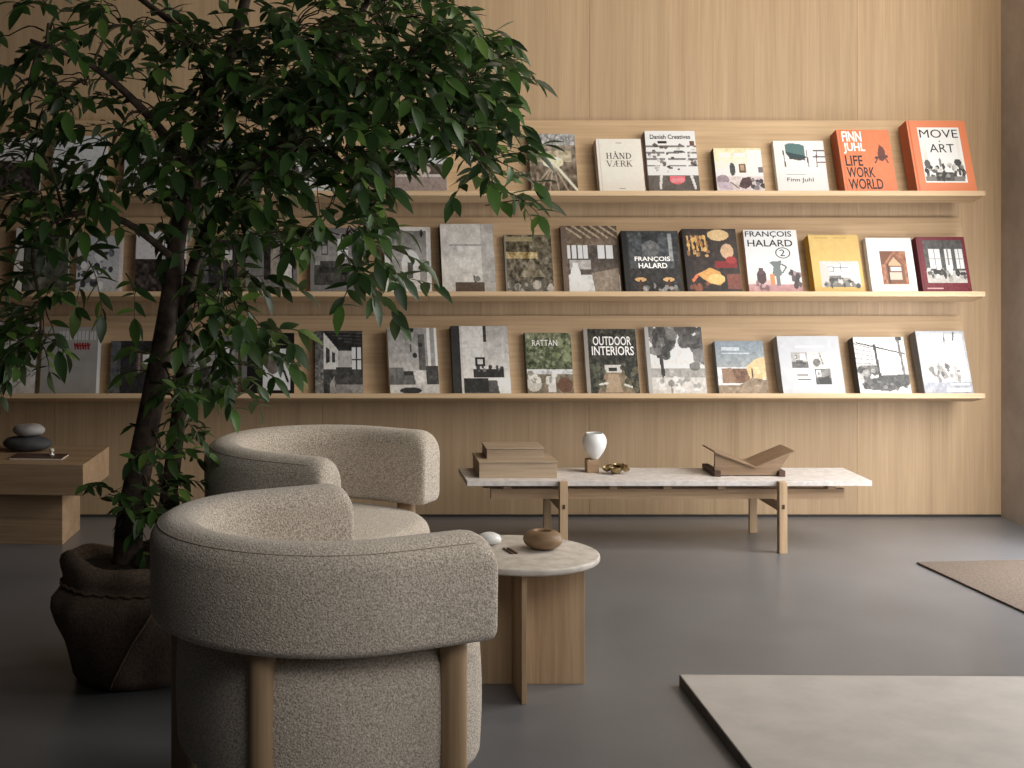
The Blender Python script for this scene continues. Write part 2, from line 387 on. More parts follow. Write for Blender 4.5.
def art_kitchen(p):
    p.grad(0, 0, 1, .3, (90, 78, 66), (120, 106, 92)); 
    for k in range(7): p.line(.05+k*.16, 0, .35+k*.16, .18, .03, (166, 150, 130))
    p.rect(0, .3, 1, .75, (92, 84, 78)); p.rect(.06, .3, .46, .5, (228, 228, 224)); p.rect(.64, .3, .9, .5, (222, 222, 218))
    for x in (.15, .26, .36, .76): p.rect(x, .3, x+.02, .5, (96, 88, 80))
    p.rect(.12, .52, .5, .66, (170, 166, 162)); p.ell(.22, .8, .1, .2, (226, 224, 222)); p.rect(.18, .56, .27, .75, (220, 218, 216)); p.poly([(.5, .72), (.98, .64), (.98, 1), (.55, 1)], (140, 128, 116)); p.ell(.24, .94, .22, .12, (216, 214, 212)); p.noise(0, 0, 1, 1, 9, .05); p.rect(.0, 0, .1, 1, (112, 98, 88))
def art_halarddark(p):
    p.grad(0, 0, 1, 1, (62, 64, 66), (44, 40, 38)); p.rect(.12, .04, .9, .62, (74, 78, 80)); p.rect(.36, .05, .64, .3, (52, 54, 56)); p.ell(.5, .3, .16, .14, (100, 100, 100)); p.rect(.82, .04, .88, .5, (140, 142, 142)); p.noise(0, 0, 1, 1, 12, .04)
    p.ell(.27, .8, .1, .035, (196, 160, 116)); p.ell(.77, .8, .1, .035, (196, 160, 116)); p.line(.27, .82, .25, .98, .04, (84, 54, 40)); p.line(.77, .82, .8, .98, .04, (84, 54, 40)); p.blobs(.3, .9, .9, .99, 14, .04, [(170, 168, 166), (110, 106, 104)], .7); p.rect(0, 0, .09, 1, (34, 33, 33))
def art_food(p):
    p.grad(0, 0, 1, 1, (58, 46, 40), (48, 36, 32)); p.noise(0, 0, 1, 1, 10, .06)
    p.poly([(.2, .72), (.45, .62), (.62, .68), (.7, .82), (.6, .9), (.4, .86)], (196, 152, 96)); p.ell(.55, .8, .16, .08, (218, 178, 122)); p.line(.2, .74, .12, .82, .05, (200, 120, 90)); p.rect(.55, .52, .96, .62, (126, 36, 42)); p.ell(.8, .36, .12, .12, (190, 160, 130)); p.ell(.66, .1, .2, .09, (196, 170, 130)); p.rect(.74, .72, 1, .96, (120, 74, 62)); p.ell(.86, .5, .1, .06, (150, 56, 56))
    for k in range(5): p.line(.08+k*.08, .12, .1+k*.08, .34, .035, (196, 158, 104))
    p.blobs(.08, .12, .46, .46, 26, .03, [(206, 168, 110), (150, 112, 70)], .9); p.rect(.0, 0, .06, 1, (40, 32, 30)); p.blobs(.05, .84, .4, .97, 10, .04, [(140, 90, 70), (90, 66, 54)], .8)
def art_halardwhite(p):
    p.rect(0, 0, 1, 1, (226, 222, 220)); p.grad(0, .5, 1, .9, (226, 222, 220), (206, 196, 194)); p.rect(0, .88, 1, 1, (178, 140, 142)); p.noise(0, .86, 1, 1, 10, .06)
    p.poly([(.42, .52), (.66, .5), (.62, .62), (.66, .7), (.6, .76), (.46, .74), (.5, .6)], (112, 118, 118)); p.line(.66, .56, .74, .6, .025, (90, 96, 96)); p.line(.74, .6, .66, .7, .025, (90, 96, 96)); p.rect(.42, .72, .5, .88, (188, 136, 96)); p.rect(.53, .74, .6, .9, (112, 116, 120)); p.rect(.64, .72, .72, .88, (210, 208, 206)); p.ell(.26, .76, .09, .12, (84, 66, 70)); p.rect(.22, .62, .3, .72, (96, 80, 84)); p.blobs(.78, .68, .97, .92, 14, .05, [(96, 84, 88), (150, 132, 134), (70, 62, 66)], .9); p.blobs(.1, .84, .4, .95, 8, .04, [(120, 96, 100), (190, 160, 160)], .8)
def art_yellow(p):
    p.rect(0, 0, 1, 1, (190, 162, 100)); p.noise(0, 0, 1, 1, 2, .05); p.rect(.12, .05, .4, .065, (150, 124, 60)); p.rect(.5, .05, .78, .065, (150, 124, 60)); room(p, .15, .46, .94, .92, 214, 150, .62, (.36, .1, .7, .4), 60, 3); p.poly([(.15, .46), (.34, .58), (.3, .9), (.15, .92)], (178, 174, 170)); p.poly([(.94, .46), (.76, .56), (.8, .86), (.94, .92)], (192, 188, 184)); p.blobs(.2, .76, .9, .9, 18, .04, [G(60), G(120), G(200)], .8)
def art_cabin(p):
    p.rect(0, 0, 1, 1, (228, 226, 222)); p.rect(.08, 0, .09, 1, (206, 204, 200)); p.rect(.27, .25, .84, .86, (150, 104, 78)); p.noise(.27, .25, .84, .86, 16, .04); p.poly([(.27, .25), (.56, .25), (.32, .5), (.27, .5)], (116, 76, 56)); p.poly([(.36, .5), (.56, .3), (.76, .5), (.76, .84), (.36, .84)], (120, 86, 68)); p.poly([(.4, .52), (.56, .36), (.72, .52)], (196, 160, 130)); p.rect(.46, .54, .7, .62, (214, 206, 198)); p.rect(.44, .64, .7, .78, (190, 176, 162)); p.line(.42, .5, .42, .84, .03, (70, 50, 42)); p.rect(.3, .1, .84, .115, (206, 200, 196))
def art_maroon(p):
    p.rect(0, 0, 1, 1, (112, 38, 52)); p.rect(.03, 0, .045, 1, (86, 28, 40)); p.rect(.12, .06, .94, .84, G(86)); p.noise(.12, .06, .94, .84, 8, .05)
    for x0, x1 in ((.22, .46), (.54, .68), (.76, .92)): p.rect(x0, .22, x1, .58, G(228)); p.line((x0+x1)/2, .22, (x0+x1)/2, .58, .02, G(120)); p.line(x0, .4, x1, .4, .02, G(150))
    p.rect(.12, .62, .94, .84, G(176)); p.blobs(.14, .56, .92, .78, 26, .05, [G(240), G(90), G(150), G(50)], .85); p.rect(.1, .93, .42, .95, (190, 150, 156))
def art_bwroomdark(p):
    p.rect(0, 0, 1, 1, G(58)); p.poly([(.18, .0), (1, 0), (1, .24), (.5, .3)], G(48)); 
    for k in range(4): p.line(.25+k*.12, 0.02+k*.05, 1, .03+k*.06, .02, G(78))
    p.poly([(.17, .02), (.48, .3), (.48, .62), (.17, .64)], G(206)); p.rect(.48, .32, .78, .6, G(176)); p.poly([(.22, .25), (.3, .3), (.3, .5), (.22, .52)], G(70)); p.poly([(.36, .33), (.42, .36), (.42, .5), (.36, .51)], G(80)); p.rect(.78, .26, .97, .68, G(226)); p.line(.87, .26, .87, .68, .02, G(70)); p.line(.78, .46, .97, .46, .02, G(70)); p.rect(.44, .58, .78, .7, G(66)); p.rect(.17, .62, 1, .86, G(74)); p.poly([(.3, .86), (.4, .72), (.44, .98), (.3, 1)], G(150)); p.rect(.44, .86, 1, 1, G(138)); p.noise(0, 0, 1, 1, 10, .04)
    p.grad(0, 0, .17, 1, G(92), G(120)); p.noise(0, 0, .17, 1, 22, .03)
def art_sofa(p):
    p.grad(0, 0, 1, .8, G(138), G(176)); p.rect(.74, .0, 1, .66, G(150)); p.rect(.8, .0, .86, .6, G(212)); p.rect(.95, 0, 1, .7, G(216)); p.rect(.62, .1, .76, .64, G(96)); p.ell(.48, .02, .06, .05, G(40)); p.ell(.66, .26, .05, .035, G(46)); p.ell(.54, .42, .05, .04, G(50)); p.line(.46, .25, .46, .36, .02, G(80))
    p.rect(0, .78, 1, 1, G(182)); p.rect(0, .6, .3, .8, G(112)); p.rect(0, .72, .52, .86, G(98)); p.rect(.3, .66, .5, .72, G(60)); p.ell(.62, .74, .12, .1, G(196)); p.rect(.76, .58, 1, .86, G(70)); p.ell(.42, .95, .22, .05, G(52)); p.noise(0, 0, 1, 1, 9, .05)
def art_table(p):
    p.grad(.06, 0, 1, .8, G(170), G(202)); p.rect(.1, 0, .56, .7, G(206)); p.rect(.56, 0, .62, .24, G(60)); p.rect(.4, .46, .58, .6, G(52)); p.rect(.44, .49, .54, .57, G(190)); p.rect(.36, .64, .9, .76, G(54)); p.blobs(.4, .6, .88, .66, 10, .03, [G(60), G(110)], .9); p.rect(.06, .8, 1, 1, G(86)); p.rect(.14, .77, .62, .98, G(50)); p.poly([(.76, .78), (1, .76), (1, 1), (.8, 1)], G(222)); p.noise(.06, 0, 1, 1, 8, .05); p.rect(.2, .32, .8, .335, G(190)); p.rect(0, 0, .15, 1, G(56)); p.rect(.15, 0, .19, 1, G(190))
def art_rattan(p):
    p.grad(0, 0, 1, .6, (116, 120, 96), (92, 98, 74)); p.noise(0, 0, 1, .7, 24, .05); p.noise(0, 0, 1, .7, 18, .025); p.blobs(.4, .05, .95, .5, 20, .06, [(150, 156, 120), (80, 88, 64)], .5); p.rect(0, .68, 1, 1, (118, 108, 94)); p.noise(0, .65, 1, 1, 14, .05)
    p.ell(.16, .84, .16, .13, (184, 180, 172)); p.rect(.46, .72, .62, .98, (196, 192, 188)); p.blobs(.05, .66, .7, .8, 18, .05, [(216, 212, 204), (140, 136, 126)], .8); p.ell(.82, .86, .16, .12, (104, 78, 62)); p.rect(0, 0, .02, 1, (70, 66, 56))
def art_outdoorint(p):
    p.rect(0, 0, 1, 1, (62, 60, 52)); p.noise(0, 0, 1, 1, 18, .05); p.noise(0, 0, 1, 1, 14, .025); p.poly([(.2, 1), (.4, .6), (.7, .6), (.92, 1)], (138, 122, 104)); p.poly([(.42, .7), (.62, .7), (.68, .98), (.36, .98)], (164, 146, 124)); p.rect(.36, .56, .68, .68, (196, 192, 186)); p.rect(.44, .6, .6, .66, (54, 52, 50)); p.blobs(.06, .55, .36, .95, 20, .05, [(48, 52, 42), (96, 98, 82)], .7); p.blobs(.7, .55, 1, .95, 20, .05, [(48, 52, 42), (110, 104, 84)], .7); p.line(.25, .86, .4, .84, .03, (200, 196, 190)); p.line(.72, .86, .86, .9, .03, (200, 196, 190)); p.rect(0, 0, .07, 1, (150, 144, 136)); p.rect(.07, 0, .085, 1, (70, 66, 60))
def art_treeview(p):
    p.grad(0, 0, 1, .62, G(224), G(214)); p.rect(0, .62, 1, .76, G(158)); p.rect(0, .76, 1, 1, G(196)); p.line(.22, .1, .28, .8, .06, G(66)); p.blobs(.08, .0, .5, .42, 34, .08, [G(70), G(92), G(120)], .85); p.blobs(.62, .0, 1, .3, 30, .08, [G(66), G(96), G(84)], .9); p.blobs(.82, .3, 1, .6, 10, .08, [G(110), G(130)], .9); p.line(.2, .45, .34, .4, .04, G(70)); p.blobs(.1, .78, .9, .96, 20, .04, [G(220), G(120), G(150)], .8); p.noise(0, 0, 1, 1, 8, .04); p.rect(0, 0, .06, 1, G(168))
def art_farm(p):
    p.grad(0, 0, 1, .5, (128, 138, 146), (150, 154, 154)); p.rect(.12, .12, .5, .18, (186, 192, 196)); p.rect(.12, .22, .7, .25, (176, 184, 188)); p.noise(0, 0, 1, .5, 7, .06); p.rect(.1, .52, .66, .8, (118, 92, 74)); p.poly([(.6, .5), (.8, .35), (1, .3), (1, .72), (.66, .72)], (204, 176, 136)); p.rect(.7, .52, .73, .7, (90, 70, 56)); p.poly([(.4, .86), (.7, .7), (1, .74), (1, 1), (.4, 1)], (134, 118, 100)); p.rect(0, .84, 1, 1, (142, 126, 108)); p.noise(0, .5, 1, 1, 13, .05); p.poly([(.1, .55), (.3, .5), (.36, .8), (.1, .8)], (140, 116, 96))
def art_fourphotos(p):
    p.rect(0, 0, 1, 1, (176, 177, 180)); p.noise(0, 0, 1, 1, 2, .06); p.rect(.28, .17, .74, .2, (216, 216, 218)); p.rect(.2, .28, .75, .84, (220, 220, 221))
    room(p, .2, .28, .46, .55, 170, 110, .6, (.55, .1, .85, .5), 50, 5); p.rect(.52, .28, .75, .55, G(190)); p.ell(.6, .46, .06, .07, G(110)); p.line(.66, .3, .7, .5, .02, G(120)); p.noise(.52, .28, .75, .55, 12, .04)
    p.rect(.2, .6, .5, .84, G(232)); p.rect(.26, .66, .44, .7, G(140)); p.rect(.26, .74, .48, .77, G(100)); room(p, .55, .57, .8, .84, 130, 80, .6, (.1, .1, .4, .5), 40, 8); p.poly([(.6, .76), (.78, .68), (.8, .84), (.62, .84)], G(44))
def art_bwloft(p):
    p.grad(0, 0, 1, .55, G(216), G(206)); p.rect(0, .6, 1, 1, G(200)); 
    for k in range(6): p.line(0, .12+k*.085, .34, .2+k*.07, .015, G(120))
    p.line(.05, .1, .98, .3, .025, G(60)); p.line(.4, .15, .44, .8, .05, G(64)); p.line(.88, .05, .92, .72, .05, G(110)); p.rect(.84, .0, .96, .06, G(70)); p.rect(.08, .5, .4, .66, G(110)); p.blobs(.04, .56, .4, .74, 20, .05, [G(90), G(60), G(150)], .8); p.poly([(.05, .82), (.5, .68), (1, .66), (1, .82), (.6, .96), (.1, .92)], G(70)); p.blobs(.1, .74, .95, .9, 26, .04, [G(50), G(120), G(84)], .8); p.rect(.5, .5, .84, .62, G(176)); p.noise(0, 0, 1, 1, 10, .04)
def art_glasslamp(p):
    p.rect(0, 0, 1, 1, (176, 178, 182)); p.rect(.1, .05, .96, .78, G(220)); p.rect(.14, .06, .4, .7, G(206)); p.line(.58, .06, .56, .2, .025, G(110)); p.line(.78, .03, .75, .14, .03, G(96)); p.line(.5, .5, .5, .62, .015, G(170)); p.ell(.28, .6, .14, .07, G(170)); p.poly([(.14, .6), (.24, .56), (.4, .78), (.34, .84)], G(120)); p.poly([(.3, .56), (.44, .56), (.56, .74), (.44, .78)], G(148)); p.rect(.68, .52, .76, .8, G(176)); p.blobs(.15, .52, .8, .8, 16, .04, [G(190), G(120), G(80)], .7); p.rect(0, .82, 1, 1, (150, 152, 158)); p.rect(.56, .84, .95, .865, G(220)); p.rect(.46, .91, .95, .97, G(214)); p.noise(0, 0, 1, 1, 7, .05)
def art_marble(p):
    p.rect(0, 0, 1, 1, G(178)); p.grad(.2, 0, .76, .86, G(196), G(188)); p.rect(0, 0, .2, 1, G(188)); p.rect(.76, 0, 1, 1, G(166)); p.noise(0, 0, 1, .86, 10, .09); p.rect(.16, .3, .78, .33, G(160)); p.rect(.24, .86, .78, 1, (92, 78, 68)); p.line(.6, .78, .62, .86, .04, G(90)); p.ell(.66, .81, .06, .04, G(120))
def art_arch(p):
    p.rect(0, 0, 1, 1, G(206)); p.rect(.12, .06, .9, .96, G(150)); p.grad(.12, .06, .9, .5, G(120), G(168)); p.ell(.56, .6, .2, .24, G(214)); p.rect(.36, .6, .76, .84, G(196)); p.rect(.5, .55, .6, .8, G(100)); p.rect(.12, .84, .9, .96, G(188)); p.ell(.8, .1, .03, .06, G(50)); p.noise(0, 0, 1, 1, 7, .06)
def art_darkgreen(p):
    p.rect(0, 0, 1, 1, (84, 86, 78)); p.rect(.3, .05, .6, 1, (104, 104, 96)); p.noise(0, 0, 1, 1, 10, .07); p.rect(0, 0, .16, 1, (202, 198, 194)); p.rect(.16, 0, .2, 1, (50, 50, 48))
def art_sketch(p):
    p.rect(0, 0, 1, 1, (176, 177, 180)); p.blobs(.05, .3, .8, .9, 26, .06, [(60, 60, 64), (110, 110, 114), (230, 230, 230)], .9); p.line(.5, 0, .8, .3, .02, G(70)); p.rect(.93, 0, 1, 1, (206, 192, 188))
def art_greyinset(p):
    p.rect(0, 0, 1, 1, (118, 116, 114)); p.noise(0, 0, 1, 1, 4, .06); p.rect(.36, .16, .92, .8, (58, 54, 52)); p.rect(.48, .2, .66, .72, (150, 142, 134)); p.rect(.74, .2, .9, .84, (200, 196, 194)); p.noise(.36, .16, .92, .84, 12, .05)
def art_stones(p):
    p.rect(0, 0, 1, 1, G(176)); p.noise(0, 0, 1, 1, 10, .1)
    for _ in range(16): x, y = RNG.uniform(0, 1), RNG.uniform(0, 1); p.line(x, y, x+RNG.uniform(-.3, .3), y+RNG.uniform(-.2, .2), .02, G(110), .8)
def art_plaingrey(p):
    p.grad(0, 0, 1, 1, G(158), G(140)); p.noise(0, 0, 1, 1, 3, .08); p.rect(.3, .06, .92, .2, (186, 184, 184)); 
    for k in range(9): p.rect(.32+k*.068, .06, .338+k*.068, .2, G(140))
    for k in range(6): p.line(.56+k*.045, .25, .575+k*.045, .33, .03, (134, 44, 50)); p.line(.57+k*.045, .31, .6+k*.045, .26, .018, (134, 44, 50))
    p.rect(.955, 0, 1, 1, (214, 212, 210))
def art_darkcharcoal(p):
    p.rect(0, 0, 1, 1, (58, 56, 58)); p.rect(0, 0, .2, 1, (96, 96, 98)); p.noise(0, 0, .2, 1, 10, .05); p.rect(.52, .22, .9, .62, (84, 78, 76)); p.rect(.56, .24, .6, .6, (130, 112, 104)); p.rect(.64, .26, .86, .44, (196, 192, 190)); p.noise(.2, 0, 1, 1, 5, .06)
def art_blackframe(p):
    p.rect(0, 0, 1, 1, (26, 25, 25)); p.rect(.4, .26, .93, .94, (196, 196, 198)); p.ell(.6, .5, .14, .18, (110, 102, 96)); p.line(.75, .5, .88, .8, .04, (40, 40, 40)); p.rect(0, .1, .1, .9, (110, 108, 108)); p.noise(.4, .26, .93, .94, 8, .06)
def art_greymid(p):
    p.rect(0, 0, 1, 1, (120, 118, 118)); room(p, .08, .08, .94, .9, 150, 90, .62, (.6, .12, .86, .5), 44, 12)
def art_white1(p):
    p.rect(0, 0, 1, 1, (206, 204, 206)); p.rect(0, .46, 1, 1, (70, 64, 62)); p.noise(0, .46, 1, 1, 22, .05)
def art_white2(p):
    p.rect(0, 0, 1, 1, (200, 202, 206)); p.noise(0, 0, 1, 1, 4, .08); p.blobs(.2, .5, .8, .85, 16, .07, [G(80), G(140)], .8)
def art_scribble(p):
    p.rect(0, 0, 1, 1, (186, 188, 192)); p.rect(0, .52, 1, .74, (96, 84, 80)); p.ell(.55, .62, .14, .08, (190, 176, 166)); p.rect(0, .74, 1, 1, (150, 138, 134)); p.rect(0, .7, 1, .75, (196, 188, 184))
    for _ in range(8): x, y = RNG.uniform(.45, .85), RNG.uniform(.16, .45); p.line(x, y, x+RNG.uniform(-.15, .15), y+RNG.uniform(-.12, .12), .03, (40, 40, 42))
    p.noise(0, 0, 1, 1, 5, .05)

# ---------------------------------------------------------------- books
def text_mesh(body, name, mat, parent, x0, x1, z0, z1, y, bold=0.0, space=1.0):
    cu = bpy.data.curves.new('t', 'FONT'); cu.body = body; cu.align_x = 'CENTER'; cu.offset = bold; cu.space_line = .82; cu.space_character = space; cu.resolution_u = 3
    to = bpy.data.objects.new('t', cu); COL.objects.link(to)
    dg = bpy.context.evaluated_depsgraph_get(); dg.update()
    me = bpy.data.meshes.new_from_object(to.evaluated_get(dg))
    bpy.data.objects.remove(to); bpy.data.curves.remove(cu)
    co = np.empty(len(me.vertices)*3); me.vertices.foreach_get('co', co); co = co.reshape(-1, 3)
    mn, mxx = co.min(0), co.max(0); q = np.empty_like(co)
    q[:, 0] = x0 + (co[:, 0]-mn[0])/(mxx[0]-mn[0])*(x1-x0)
    q[:, 2] = z0 + (co[:, 1]-mn[1])/(mxx[1]-mn[1])*(z1-z0); q[:, 1] = y
    me.vertices.foreach_set('co', q.ravel()); me.update(); me.name = name
    me.materials.clear(); me.materials.append(mat)
    o = bpy.data.objects.new(name, me); COL.objects.link(o); o.parent = parent
    return o

SERIF = {  # stroke letters with serifs: (x0,y0,x1,y1,width), unit box
 'H': ([(.2,0,.2,1,.16),(.8,0,.8,1,.16),(.2,.5,.8,.5,.06)], [.2,.8],[.2,.8], 1.0),
 'Å': ([(.1,0,.5,1,.06),(.5,1,.9,0,.16),(.27,.36,.72,.36,.06)], [.1,.9],[], 1.0),
 'N': ([(.18,0,.18,1,.07),(.82,0,.82,1,.07),(.18,1,.82,0,.16)], [.18],[.18,.82], 1.0),
 'D': ([(.2,0,.2,1,.16),(.2,.97,.6,.93,.07),(.6,.93,.86,.68,.12),(.86,.68,.86,.32,.16),(.86,.32,.6,.07,.12),(.6,.07,.2,.03,.07)], [.2],[.2], 1.0),
 'V': ([(.1,1,.5,0,.16),(.5,0,.9,1,.06)], [],[.1,.9], 1.0),
 'Æ': ([(.05,0,.48,1,.06),(.55,0,.55,1,.15),(.5,.97,.95,.97,.06),(.55,.52,.85,.52,.06),(.55,.03,.97,.03,.06),(.2,.36,.55,.36,.06)], [.05],[], 1.25),
 'R': ([(.2,0,.2,1,.16),(.2,.97,.6,.95,.06),(.6,.95,.76,.75,.14),(.76,.75,.6,.52,.12),(.6,.52,.2,.5,.06),(.5,.5,.88,0,.14)], [.2,.9],[.2], 1.0),
 'K': ([(.2,0,.2,1,.16),(.2,.42,.8,1,.06),(.42,.6,.88,0,.15)], [.2,.86],[.2,.8], 1.0),
}
def serif_line(mb, word, x0, x1, z0, z1, y):
    tot = sum(SERIF[c][3] for c in word) + .08*(len(word)-1); u = (x1-x0)/tot; h = z1-z0; x = x0
    def seg(ax, az, bx, bz, wd):
        d = Vector((bx-ax, 0, bz-az)); n = Vector((-d.z, 0, d.x)).normalized()*wd*u/2
        a, b_ = Vector((ax, y, az)), Vector((bx, y, bz))
        mb.bm.faces.new([mb.bm.verts.new(v) for v in (a-n, b_-n, b_+n, a+n)])
    for c in word:
        st_, lo, hi, wf = SERIF[c]
        W = u*wf
        for a in st_: seg(x+a[0]*W, z0+a[1]*h, x+a[2]*W, z0+a[3]*h, a[4])
        for s in lo: seg(x+(s-.17)*W, z0+.02*h, x+(s+.17)*W, z0+.02*h, .06)
        for s in hi: seg(x+(s-.17)*W, z0+.98*h, x+(s+.17)*W, z0+.98*h, .06)
        if c == 'Å':
            for k in range(8):
                a, b2 = k*math.pi/4, (k+1)*math.pi/4
                seg(x+(.5+.13*math.cos(a))*W, z0+(1.16+.1*math.sin(a))*h, x+(.5+.13*math.cos(b2))*W, z0+(1.16+.1*math.sin(b2))*h, .05)
        x += W + .08*u

FLAT = (art_craft, art_chairwhite, art_orange, art_moveart, art_yellow, art_cabin, art_fourphotos, art_plaingrey, art_halardwhite, art_blackframe)
def book(row, l, r, top, t, art, case, label, spine_px=0, yaw=0, titles=()):
    """l, r: left and right of the front cover; t thickness; stands in the tilted frame of its ledge"""
    yf = YC - t*ct; zc = ZC[row]; l += 1.2; r += 1.2
    zoff = {1: 190.6, 2: 291.5, 3: 393.3}[row]
    hz = lambda py: ((CY-py)*yf - F*(zc + t*st - H)) / (F*ct - (CY-py)*st)
    z0 = max(0, hz(zoff)); yv = yf + z0*st
    x0 = (l-CX)*yv/F; x1 = (r-CX)*yv/F; w = x1-x0
    h = hz(top); hv = h - z0
    root = thing('book', label, 'book', ((x0+x1)/2, YC-.0015-abs(math.sin(R(yaw)))*w/2, zc+.0008), R(yaw), {1: 'books on the uppermost ledge', 2: 'books on the middle ledge', 3: 'books on the lowest ledge'}[row], rx=-TH)
    hw = w/2; bt = .0028; cm = cover_mat(case)
    c = MB(); c.box(-hw, hw, -t, -t+bt, 0, h, bev=.0006); c.box(-hw, hw, -bt, 0, 0, h, bev=.0006); c.box(-hw, -hw+bt, -t+bt*.5, -bt*.5, 0, h, bev=.0006)
    c.build('cover', cm, root)
    MB().box(-hw+bt, hw-.004, -t+bt, -bt, .004, h-.004).build('page_block', M['pages'], root)
    # printed face
    nw, nh = max(24, int(w*300)), max(28, int(h*300))
    p = Paint(nw, nh, (200, 200, 200)); art(p)
    if art not in FLAT: p.noise(.06, .02, 1, 1, 7, .022)
    a = np.clip((p.a-120)*1.14+112, 6, 212)/255.0
    a = np.where(a <= .04045, a/12.92, ((a+.055)/1.055)**2.4)
    xs = np.linspace(-hw+.0006, hw-.0006, nw+1); zs = np.concatenate([np.linspace(h-.0006, z0+.001, nh), [.0006]])
    V = np.empty(((nh+1)*(nw+1), 3)); V[:, 0] = np.tile(xs, nh+1); V[:, 1] = -t-.0003; V[:, 2] = np.repeat(zs, nw+1)
    ii, jj = np.mgrid[0:nh, 0:nw]; k = (ii*(nw+1)+jj).ravel()
    Fq = np.stack([k, k+nw+1, k+nw+2, k+1], 1)
    me = bpy.data.meshes.new('cover_print'); me.from_pydata(V.tolist(), [], Fq.tolist())
    at = me.attributes.new('tone', 'FLOAT_COLOR', 'CORNER')
    cc = np.ones((nh*nw, 4, 4)); cc[:, :, :3] = a.reshape(-1, 1, 3)
    at.data.foreach_set('color', cc.ravel().astype(np.float32))
    me.materials.append(M['print'])
    o = bpy.data.objects.new('cover_print', me); COL.objects.link(o); o.parent = root
    yt = -t-.0009
    for kind, body, u0, v0, u1, v1, mat, bold in titles:
        X0, X1, Z0, Z1 = -hw+u0*w, -hw+u1*w, z0+hv*(1-v1), z0+hv*(1-v0)
        if kind == 'serif':
            mb = MB(); lines = body.split('\n'); n = len(lines); lh = (Z1-Z0)/(n*1.0)
            for i, ln in enumerate(lines): serif_line(mb, ln, X0, X1, Z1-lh*(i+1)+lh*.12, Z1-lh*i-lh*.12, yt)
            mb.build('title', M[mat], root)
        elif kind == 'ring':
            mb = MB(); cxm, czm, rx_, rz_ = (X0+X1)/2, (Z0+Z1)/2, (X1-X0)/2, (Z1-Z0)/2
            ring = [[mb.bm.verts.new((cxm+rx_*f*math.cos(a_), yt, czm+rz_*f*math.sin(a_))) for a_ in [k2*math.pi/12 for k2 in range(24)]] for f in (1, .86)]
            for k2 in range(24): mb.bm.faces.new((ring[0][k2], ring[0][(k2+1) % 24], ring[1][(k2+1) % 24], ring[1][k2]))
            mb.build('title_ring', M[mat], root)
        else:
            text_mesh(body, 'title', M[mat], root, X0, X1, Z0, Z1, yt, bold)
    return root

T = lambda body, u0, v0, u1, v1, mat='ink_black', bold=0.0: ('text', body, u0, v0, u1, v1, mat, bold)
# uppermost ledge, left to right
book(1, -16, 38, 138, .035, art_white1, (190, 188, 188), 'white-topped book with dark lower photo, leftmost on the uppermost ledge behind the leaves')
book(1, 50, 104, 136, .035, art_white2, (196, 196, 198), 'pale book with dark blots, second from left on the uppermost ledge behind the leaves')
book(1, 122, 174, 140, .035, art_sketch, (190, 188, 188), 'pale sketch-covered book on the uppermost ledge just left of the tree trunk')
book(1, 200, 256, 142, .035, art_greymid, (130, 128, 128), 'grey photo book on the uppermost ledge hidden behind the dense middle of the tree')
book(1, 282, 334, 137, .035, art_white2, (196, 198, 204), 'bluish white book on the uppermost ledge seen through the right half of the tree crown')
book(1, 394, 446, 136, .035, art_scribble, (176, 176, 178), 'pale grey book with black scribble, partly behind the right branches on the uppermost ledge')
book(1, 530, 577, 134, .03, art_gardenroom, (120, 110, 100), 'brown-grey photo book on the uppermost ledge at the tip of the right branches')
book(1, 598, 644, 139, .05, art_craft, (186, 174, 168), 'cream book with two-line black serif title on the uppermost ledge', yaw=2, titles=[('serif', 'HÅND\nVÆRK', .2, .26, .76, .56, 'ink_black', 0)])
book(1, 648, 699, 131, .04, art_creatives, (110, 108, 108), 'white book with rows of small furniture and a pink chair on the uppermost ledge', titles=[T('Danish Creatives', .1, .065, .9, .14, 'ink_black', .015)])
book(1, 716, 764, 148, .045, art_kids, (60, 52, 46), 'small colourful interior photo book between two white books on the uppermost ledge')
book(1, 777, 828, 141, .03, art_chairwhite, (214, 212, 208), 'white book with a teal armchair picture on the uppermost ledge', titles=[T('Finn Juhl', .2, .745, .72, .85, 'ink_black')])
book(1, 842, 896, 130, .07, art_orange, (170, 88, 54), 'thick orange book with bold white and dark block title on the uppermost ledge', yaw=3,
     titles=[T('FINN', .09, .03, .46, .2, 'ink_white', .02), T('JUHL', .09, .22, .5, .4, 'ink_white', .02), T('LIFE', .09, .43, .42, .6, 'ink_black', .015), T('WORK', .09, .62, .62, .79, 'ink_black', .015), T('WORLD', .09, .81, .74, .98, 'ink_black', .015)])
book(1, 914, 975, 121, .08, art_moveart, (178, 96, 62), 'thick orange-framed book with white picture panel, rightmost on the uppermost ledge', yaw=3,
     titles=[T('MOVE', .19, .13, .84, .25), T('+', .49, .285, .53, .315), T('ART', .32, .34, .74, .46)])
